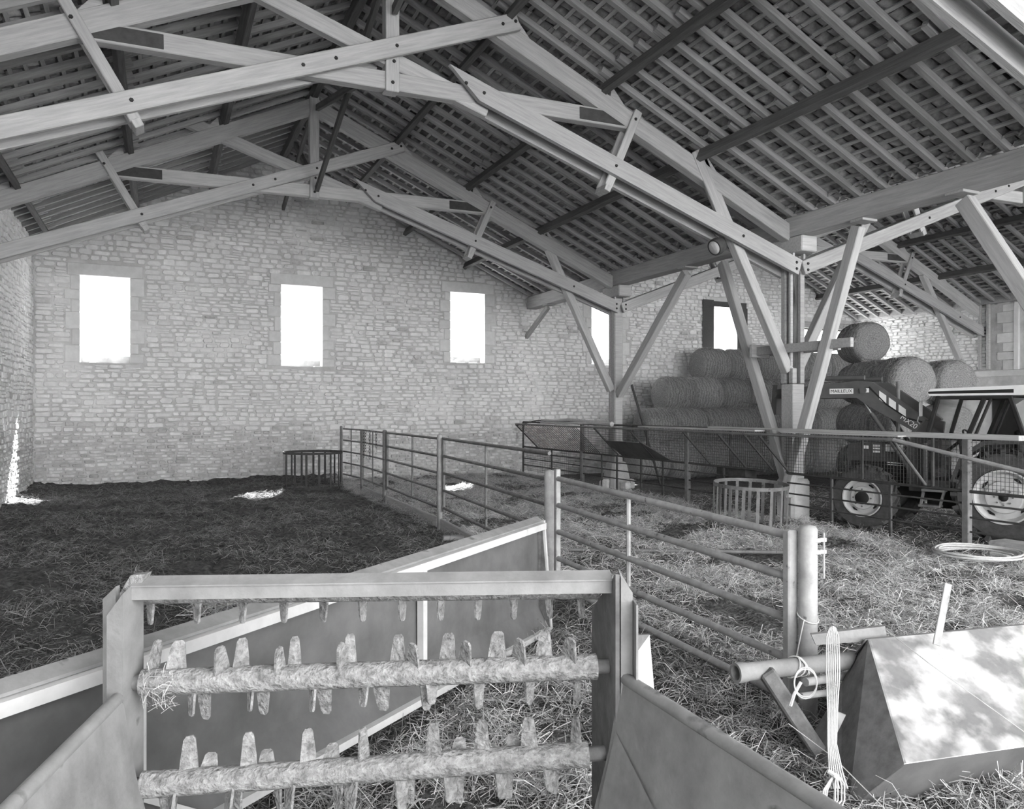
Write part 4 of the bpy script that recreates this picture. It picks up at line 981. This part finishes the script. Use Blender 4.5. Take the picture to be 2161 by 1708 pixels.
MB().tube([at(1868, 1328, 4.65), at(1960, 1400, 4.3), at(2161, 1545, 3.95), at(2300, 1650, 3.7)], .0028, 6).build('twine_line', M_TWINE); tag(bpy.data.objects['twine_line'], 'thin taut twine running across the pale bucket sheet from the hitch plate', 'twine')
MB().tube([at(1664, 1528, 4.3), at(1760, 1600, 4.1), at(1860, 1700, 3.8), at(1900, 1745, 3.7)], .0028, 6).build('twine_line', M_TWINE); tag(bpy.data.objects['twine_line.001'], 'thin taut twine crossing in front of the dark bucket end', 'twine')
q = at(1697, 1308, 5.13); MB().tube([(p2[0] + .068*math.cos(a), p2[1] + .068*math.sin(a), q.z + .03*math.sin(a*1.0)) for a in [i*math.pi/8 for i in range(16)]], .005, 6, closed=True).tube([q, at(1690, 1340, 5.08), at(1680, 1390, 5.02)], .004, 6).build('twine_tie', M_TWINE); tag(bpy.data.objects['twine_tie'], 'short twine tied round the thick pale gate post', 'twine')

# ------------------------------------------------------------------ hose coil and pipe on the straw
c0 = at(2063, 1208, 10.2); c0.z = .23; hc = thing('hose_coil', c0, 'coil of pale hose lying on the straw beyond the bucket', 'hose')
for k in range(5):
    r = .47 + .022*((k * 2) % 5); z = .04 + .014*k
    MB().tube([c0 + Vector((r*math.cos(a) + .02*math.sin(a*2 + k), r*.92*math.sin(a), z + .006*math.sin(3*a + k))) for a in [i*math.pi/20 for i in range(40)]], .014, 8, closed=True).build('loop', M_TWINE, hc, True)
o = MB().tube([(5.0, 9.75, .20), (7.1, 8.65, .20), (9.45, 7.35, .19)], .026, 10).build('steel_pipe', M_RAIL_D, None, True); tag(o, 'long loose steel pipe lying across the straw behind the pale gate', 'pipe')
# kerb block by the rear wheel
o = MB().cbox((10.95, 5.2, -.02), (11.35, 7.25, .30), .03).build('concrete_kerb', M_CONC); tag(o, 'low worn concrete block in front of the rear tractor wheel', 'block')
o = MB().cbox((10.62, 6.75, .10), (10.78, 7.0, .20), .012).build('loose_brick', M_BLOCK); tag(o, 'pale loose brick on the straw below the feed barrier', 'brick')

# ------------------------------------------------------------------ tractor with front loader
HX, HY = -.37686, .92627
TRF = Vector((12.4 + .92627*.95, 7.94 + .37686*.95, 0))       # under the middle of the rear axle
MT = Matrix(((HX, -HY, 0, TRF.x), (HY, HX, 0, TRF.y), (0, 0, 1, 0), (0, 0, 0, 1)))
def TL(x, y, z): return MT @ Vector((x, y, z))
M_TBODY = mat('dark_red_tractor_paint', .055, .085, rnd=0, rough=.45, bump=.05, nscale=6)
M_BLACK = mat('black_rubber_and_trim', .012, .022, rnd=0, rough=.7, bump=.1)
M_TYRE = mat('dusty_tyre', .05, .09, (1,1,1), 10, rough=.9, bump=.3, rnd=.05)
M_LOADER = mat('loader_paint', .075, .105, rnd=0, rough=.45, bump=.04, nscale=5)
M_WHITE = mat('white_paint', .68, .78, rnd=0, rough=.5, bump=.03)
M_CHROME = mat('chromed_rod', .55, .65, rnd=0, rough=.25, bump=0, metal=.8)
def glass():
    m = bpy.data.materials.new('cab_glass'); m.use_nodes = True; b = m.node_tree.nodes['Principled BSDF']
    b.inputs['Base Color'].default_value = g(.9); b.inputs['Roughness'].default_value = .05; b.inputs['Transmission Weight'].default_value = 1; b.inputs['IOR'].default_value = 1.1
    return m
M_GLASS = glass()
tk = thing('tractor', TRF, 'dark cab tractor with front loader arms and pale wheel rims behind the feed barrier', 'tractor')
def tb(name, lo, hi, m, par=tk, c=.015): return MB().cbox(lo, hi, c, MT).build(name, m, par)
def tp(name, poly, y0, y1, m, par=tk): return MB().prism([TL(x, y0, z) for x, z in poly], TL(0, y1, 0) - TL(0, y0, 0)).build(name, m, par)
def wheel(x, ys, R, W, rr, nl):
    """ys: outer face of the tyre across the tractor; the tyre is the part, rim, hub and nuts are its pieces"""
    sgn = 1 if ys > 0 else -1; c = TL(x, ys - sgn*W/2, R); d = (TL(0, sgn, 0) - TL(0, 0, 0)).normalized()
    h = W / 2; mb = MB().lathe([(rr, -h*.8), (rr + .03, -h*.95), (R*.85, -h), (R*.91, -h*.85), (R*.93, 0), (R*.91, h*.85), (R*.85, h), (rr + .03, h*.95), (rr, h*.8)], c, d, 48, closed=True)
    fx = (TL(1, 0, 0) - TL(0, 0, 0)).normalized(); up = Vector((0, 0, 1))
    for k in range(nl):                                   # chevron lugs
        for s in (-1, 1):
            a0 = 2*math.pi*(k + (.25 if s > 0 else -.25))/nl; P = []
            for (da, off, r0) in ((0, .04, .92), (.07, .04, .92), (.28, 1.0, .86), (.20, 1.0, .86)):
                an = a0 + da; e = fx*math.cos(an) + up*math.sin(an); P.append((c + d*(s*h*off) + e*R*r0, c + d*(s*h*off) + e*R*(1.0 if off < .5 else .985)))
            V = [p for p, q in P] + [q for p, q in P]; mb.add(V, [(0,1,2,3), (7,6,5,4), (0,4,5,1), (1,5,6,2), (2,6,7,3), (3,7,4,0)])
    ty = mb.build('tyre', M_TYRE, tk, True, 30)
    o = c + d*h
    MB().lathe([(rr*1.0, -.10), (rr*1.03, .005), (rr*.97, .005), (rr*.90, -.05), (rr*.84, -.09), (rr*.80, -.085), (rr*.64, -.07), (rr*.60, -.02), (rr*.30, -.02), (rr*.28, -.02)], o, d, 48).build('rim', M_RIM, ty, True, 30)
    MB().lathe([(rr*.36, -.03), (rr*.34, .01), (rr*.10, .04)] if rr < .4 else [(rr*.17, -.03), (rr*.15, .0), (rr*.05, .02)], o, d, 20).build('hub', M_BLACK, ty, True, 30)
    for k in range(8):
        e = fx*math.cos(k*math.pi/4) + up*math.sin(k*math.pi/4); MB().lathe([(.016, -.03), (.014, .0)], o + e*rr*(.46 if rr < .4 else .30), d, 6).build('wheel_nut', M_RAIL_D, ty)
    for k in range(4):                                    # black plates standing in for shaded gaps between disc and rim
        a0 = k*math.pi/2 + .6; P = []
        for da, r_ in ((-.22, .79), (0, .83), (.22, .79), (.16, .73), (-.16, .73)):
            e = fx*math.cos(a0 + da) + up*math.sin(a0 + da); P.append(o + e*rr*r_ + d*(-.078 if r_ > .75 else -.070))
        MB().prism(P, d*.006).build('rim_slot_shade', M_BLACK, ty)
wheel(0, .95, .78, .43, .43, 20); wheel(0, -.95, .78, .43, .43, 20); wheel(2.2, .95, .60, .33, .335, 17); wheel(2.2, -.95, .60, .33, .335, 17)
# chassis, engine and bonnet
tb('gearbox', (-.35, -.28, .45), (1.3, .28, .95), M_BLACK); tb('engine', (1.2, -.25, .60), (2.55, .25, 1.20), M_BLACK)
MB().tube([TL(0, -.8, .78), TL(0, .8, .78)], .11, 12).build('rear_axle', M_BLACK, tk, True); MB().tube([TL(2.2, -.75, .6), TL(2.2, .75, .6)], .07, 10).build('front_axle', M_BLACK, tk, True)
tp('bonnet', [(1.05, 1.20), (1.05, 1.66), (2.1, 1.60), (2.62, 1.56), (2.68, 1.46), (2.66, 1.20)], -.34, .34, M_TBODY)
tb('side_grille', (1.25, .30, .98), (2.6, .36, 1.24), M_BLACK); tp('trim_strip', [(1.35, 1.20), (1.95, 1.22), (1.95, 1.235), (1.35, 1.215)], .36, .366, M_WHITE); tp('trim_strip', [(1.35, 1.16), (1.95, 1.18), (1.95, 1.195), (1.35, 1.175)], .36, .366, M_WHITE)
tb('front_weight', (2.6, -.3, .62), (2.92, .3, .98), M_TBODY)
# decals on the bonnet
tb('decal', (2.28, .341, 1.46), (2.42, .345, 1.53), M_WHITE, c=.001)
for k in range(3): tb('decal', (2.08, .341, 1.40 + .055*k), (2.20, .345, 1.435 + .055*k), M_WHITE, c=.001)
tb('number_plate_decal', (1.42, .341, 1.43), (1.98, .346, 1.56), M_WHITE, c=.001)
def lettering(txt, size, M, m, par, name='lettering'):
    cu = bpy.data.curves.new('t', 'FONT'); cu.body = txt; cu.size = size; cu.align_x = 'CENTER'; cu.align_y = 'CENTER'; cu.extrude = .002; cu.offset = 0
    ob = bpy.data.objects.new('t', cu); COL.objects.link(ob); bpy.context.view_layer.update()
    me = bpy.data.meshes.new_from_object(ob.evaluated_get(bpy.context.evaluated_depsgraph_get())); bpy.data.objects.remove(ob); me.name = name; me.materials.clear(); me.materials.append(m)
    return put(bpy.data.objects.new(name, me), M, par)
def side_frame(x, y, z, tilt=0):                           # text plane on the tractor's left side, reading towards its rear
    ex = (TL(-1, 0, 0) - TL(0, 0, 0)); ey = Vector((0, 0, 1)); ez = ex.cross(ey)
    R = Matrix((ex, ey, ez)).transposed().to_4x4(); R.translation = TL(x, y, z); return R @ Matrix.Rotation(tilt, 4, 'Z')
lettering('80-90', .13, side_frame(1.70, .348, 1.495), M_BLACK, tk)
# cab
PIL = .035
def pillar(a, b, y, m=M_BLACK, w=.07): return beam('cab_pillar', TL(a[0], y, a[1]), TL(b[0], y, b[1]), .06, w, m, tk, side=TL(0, 1, 0) - TL(0, 0, 0))
for s in (1, -1):
    y = .78 * s
    pillar((1.20, 1.62), (.98, 2.44), y); pillar((1.20, 1.62), (1.20, .85), y, M_TBODY); pillar((.56, 1.70), (.30, 2.40), y); pillar((.46, 1.70), (.20, 2.40), y, w=.045); pillar((-.30, 1.62), (-.06, 2.42), y)
    pillar((1.20, 1.70), (-.28, 1.70), y, w=.05); pillar((1.0, 2.40), (-.10, 2.40), y, w=.05); pillar((.66, 1.72), (.58, .95), y, w=.05)
    for poly in ([(1.16, 1.74), (.58, 1.74), (.34, 2.37), (.98, 2.37)], [(.43, 1.74), (-.24, 1.74), (-.06, 2.37), (.20, 2.37)], [(1.16, 1.66), (.66, 1.66), (.60, .98), (1.16, .98)]):
        tp('side_window', poly, y - .004, y + .004, M_GLASS)
    tp('fender', [(.78, .98), (.62, 1.45), (.30, 1.68), (-.30, 1.72), (-.72, 1.55), (-.86, 1.2), (-.80, 1.2), (-.66, 1.50), (-.28, 1.66), (.26, 1.62), (.56, 1.40), (.72, .98)], s*.42, s*.94, M_TBODY)
    tb('step_tread', (.93, s*.72 if s > 0 else -.93, .52), (1.27, s*.93 if s > 0 else -.72, .56), M_RAIL_D, c=.005); tb('step_tread', (.86, s*.72 if s > 0 else -.93, .79), (1.22, s*.93 if s > 0 else -.72, .83), M_RAIL_D, c=.005)
    for x0, x1 in ((1.25, 1.20), (.95, .88)): beam('step_side', TL(x0, s*.84, .53), TL(x1, s*.84, .82), .10, .03, M_RAIL_D, tk, side=TL(0,1,0) - TL(0,0,0), c=.004)
tb('cab_floor', (-.3, -.76, .86), (1.2, .76, .98), M_TBODY); tb('firewall', (1.16, -.74, .95), (1.22, .74, 1.68), M_TBODY)
tp('windscreen', [(1.20, 1.70), (.98, 2.40), (.985, 2.40), (1.205, 1.70)], -.74, .74, M_GLASS); tp('rear_window', [(-.30, 1.70), (-.08, 2.40), (-.085, 2.40), (-.305, 1.70)], -.74, .74, M_GLASS)
tp('cab_roof', [(1.12, 2.44), (1.16, 2.50), (1.10, 2.56), (-.30, 2.60), (-.42, 2.52), (-.38, 2.44)], -.82, .82, M_WHITE)
for y in (.822, -.828): tp('roof_stripe', [(1.13, 2.475), (1.14, 2.515), (-.12, 2.535), (-.12, 2.475)], y, y + .006, M_BLACK)
tb('seat', (-.05, -.25, 1.25), (.38, .25, 1.40), M_BLACK); tb('seat_back', (-.14, -.25, 1.35), (-.02, .25, 1.86), M_BLACK, c=.04)
MB().tube([TL(.72 + .05*math.sin(a), .20*math.cos(a), 1.74 + .17*math.sin(a)*.6) for a in [i*math.pi/10 for i in range(20)]], .016, 8, closed=True).build('steering_wheel', M_BLACK, tk, True)
MB().tube([TL(.72, 0, 1.74), TL(1.05, 0, 1.45)], .03, 8).build('steering_column', M_BLACK, tk, True)
MB().tube([TL(1.80, .22, 1.5), TL(1.80, .22, 2.72)], .035, 12).build('exhaust_stack', M_RAIL_D, tk, True)
MB().tube([TL(1.26, .86, 1.95), TL(1.26, 1.0, 2.0), TL(1.22, 1.02, 2.22)], .012, 6).build('mirror_arm', M_RAIL_D, tk, True); tb('mirror', (1.19, .94, 2.08), (1.22, 1.10, 2.34), M_RAIL_D)
# loader
for s in (1, -1):
    y0, y1 = (.42, .56) if s > 0 else (-.56, -.42); yo = y1 if s > 0 else y0
    tp('loader_mast', [(1.20, .75), (1.52, .75), (1.58, 1.45), (1.42, 2.02), (1.20, 1.98), (1.26, 1.40)], y0 + .02, y1 - .02, M_LOADER)
    arm = tp('loader_arm', [(1.24, 2.03), (2.16, 2.72), (2.40, 2.74), (3.30, 2.66), (4.05, 2.60), (4.06, 2.42), (3.30, 2.42), (2.42, 2.42), (2.20, 2.26), (1.42, 1.80)], y0, y1, M_LOADER)
    for k in range(3):                                    # white slanted bands
        f = k * .165; bx, bz = 2.02 - f, 2.55 - f*.76
        tp('white_band', [(bx, bz), (bx - .12, bz - .092), (bx - .12, bz - .252), (bx, bz - .16)], yo + .001, yo + .005 if s > 0 else yo - .003, M_WHITE, arm)
    MB().tube([TL(2.34, (y0+y1)/2, 2.40), TL(2.17, (y0+y1)/2, 2.12)], .022, 10).build('ram_rod', M_CHROME, arm, True); MB().tube([TL(2.18, (y0+y1)/2, 2.14), TL(1.45, (y0+y1)/2, 1.0)], .04, 10).build('ram_cylinder', M_LOADER, arm, True)
    MB().tube([TL(2.30, (y0+y1)/2, 2.80), TL(3.0, (y0+y1)/2, 2.80)], .045, 10).build('bucket_ram', M_LOADER, arm, True); MB().tube([TL(3.0, (y0+y1)/2, 2.80), TL(3.7, (y0+y1)/2, 2.76)], .02, 8).build('ram_rod', M_CHROME, arm, True)
    MB().tube([TL(2.20, yo, 2.62), TL(1.9, yo, 2.30), TL(1.55, yo, 2.05), TL(1.30, yo, 1.98)], .014, 6).build('hydraulic_hose', M_BLACK, arm, True)
    if s > 0:
        tb('maker_plate', (2.48, yo + .001, 2.50), (2.92, yo + .005, 2.60), M_WHITE, arm, c=.0015); lettering('MAILLEUX', .088, side_frame(2.70, yo + .007, 2.55), M_BLACK, arm)
        lettering('MX20', .13, side_frame(1.52, yo + .006, 1.98, -.64), M_WHITE, arm); tb('decal', (2.20, yo + .001, 2.52), (2.30, yo + .005, 2.60), M_WHITE, arm, c=.001)
MB().tube([TL(2.3, -.6, 2.56), TL(2.3, .6, 2.56)], .06, 12).build('loader_cross_tube', M_LOADER, tk, True); MB().tube([TL(4.0, -.6, 2.5), TL(4.0, .6, 2.5)], .05, 12).build('loader_cross_tube', M_LOADER, tk, True)
tp('bale_spike_frame', [(3.98, 2.70), (4.08, 2.70), (4.12, 2.10), (4.02, 2.10)], -.5, .5, M_LOADER)
for y in (-.45, .45): MB().tube([TL(4.05, y, 2.25), TL(4.75, y, 2.36)], [.03, .006], 8).build('bale_spike', M_RAIL_D, tk, True)
# stone pier of the opening in the right-hand wall
z = 3.55
k = 0
while z < 5.75:
    h = random.uniform(.26, .40); h = min(h, 5.8 - z); ww = (.62 if k % 2 else .42); k += 1
    MB().cbox((XR - .03, 16.36, z + .005), (XR + .4, 16.36 + ww, z + h - .005), .012).build('quoin', M_BLOCK, wall_right); z += h
MB().cbox((XR - .08, 16.22, 3.56), (XR + .02, 16.38, 5.82), .01).build('door_jamb', M_WHITE, wall_right)
MB().cbox((XR - .05, 12.4, 3.34), (XR + .3, 17.9, 3.56), .015).build('ledge', M_BLOCK, wall_right)
MB().cbox((XR - .16, 4.0, 5.86), (XR + .1, 22.85, 6.12), .015).build('wall_plate', M_WOOD, wall_right)
for yy in (17.55, 17.25): MB().cbox((XR - .12, yy - .05, 3.6), (XR - .02, yy + .05, 5.86), .008).build('wall_post', M_WOOD, wall_right)
MB().cbox((22.3, YB - .06, DOORB[3]), (26.15, YB + .4, DOORB[3] + .26), .02).build('door_lintel', M_WOOD2, wall_back)

# ------------------------------------------------------------------ last small things
M_NET = mat('dark_shade_net', .06, .10, (1,1,1), 40, rough=1, bump=.4, rnd=0)
nt_ = thing('shade_net', (18.6, YB - .05, 3.2), 'dark shade net hung round the window above the hay stack', 'net')
for lo, hi in (((18.28, YB - .075, 3.35), (18.80, YB - .05, 6.30)), ((18.80, YB - .075, 6.06), (20.35, YB - .05, 6.26)), ((19.92, YB - .075, 3.5), (20.40, YB - .05, 6.06))):
    n = 8; V = []; F = []
    for i in range(n + 1):
        for j in range(n + 1):
            x = lo[0] + (hi[0]-lo[0])*i/n; z = lo[2] + (hi[2]-lo[2])*j/n; V.append((x, lo[1] + .018*noise.noise(Vector((x*5, z*2, 0))), z))
    V += [(x, y + .004, z) for x, y, z in V]; q = (n+1)**2
    for i in range(n):
        for j in range(n):
            a = i*(n+1) + j; F += [(a, a+n+1, a+n+2, a+1), (q+a, q+a+1, q+a+n+2, q+a+n+1)]
    MB().add(V, F).build('net_strip', M_NET, nt_, True)
o = MB().tube([at(1333, 812, 22.0), at(1396, 1030, 22.1)], .035, 8).build('leaning_pole', M_RUST, None, True); tag(o, 'thin dark pole leaning beside the stone-based post in front of the bales', 'pole')

for (a, b, lab) in ((pB, pC, 'low kick board under the gate between the two middle steel posts'), (pC, p1, 'low kick board under the gate latched to the capped post'), (pA2, pB, 'low kick board under the hurdle hung with chains')):
    A_, B_ = Vector((a[0], a[1], .2)), Vector((b[0], b[1], .2)); dd = (B_ - A_).normalized()
    tag(beam('kick_board', A_ + dd*.12, B_ - dd*.14, .05, .20, M_PLANK, None, side=(1,0,0)), lab, 'board')

# straw trodden along the aisle between the trough and the pale gate
def aisle(k):
    out_ = []
    while len(out_) < k:
        u = random.uniform(300, 2161); v = random.uniform(1180, 1760); d = min((EYE - .1) * FPX / (v - V0), 12); q = at(u, v, d)
        if (q - L0).dot(out) < .15 or q.x > FENCE_X + .6 or not in_frame((q.x, q.y, .1), 60): continue
        if noise.noise(Vector((q.x*1.3, q.y*1.3, 5))) + random.uniform(-.3, .5) < 0: continue
        out_.append((q.x, q.y, ground_z(q.x, q.y)))
    return np.array(out_)
V, F = strands(17000, aisle, .05, .22, .0022, .05); c = V.mean(0); me = bpy.data.meshes.new('aisle_straw'); me.from_pydata((V - c).tolist(), [], F.tolist()); me.materials.append(M_HSTRAW)
tag(put(bpy.data.objects.new('aisle_straw', me), Matrix.Translation(c)), 'trampled straw on the ground under the beaters and beside the bucket', 'straw', kind='stuff')
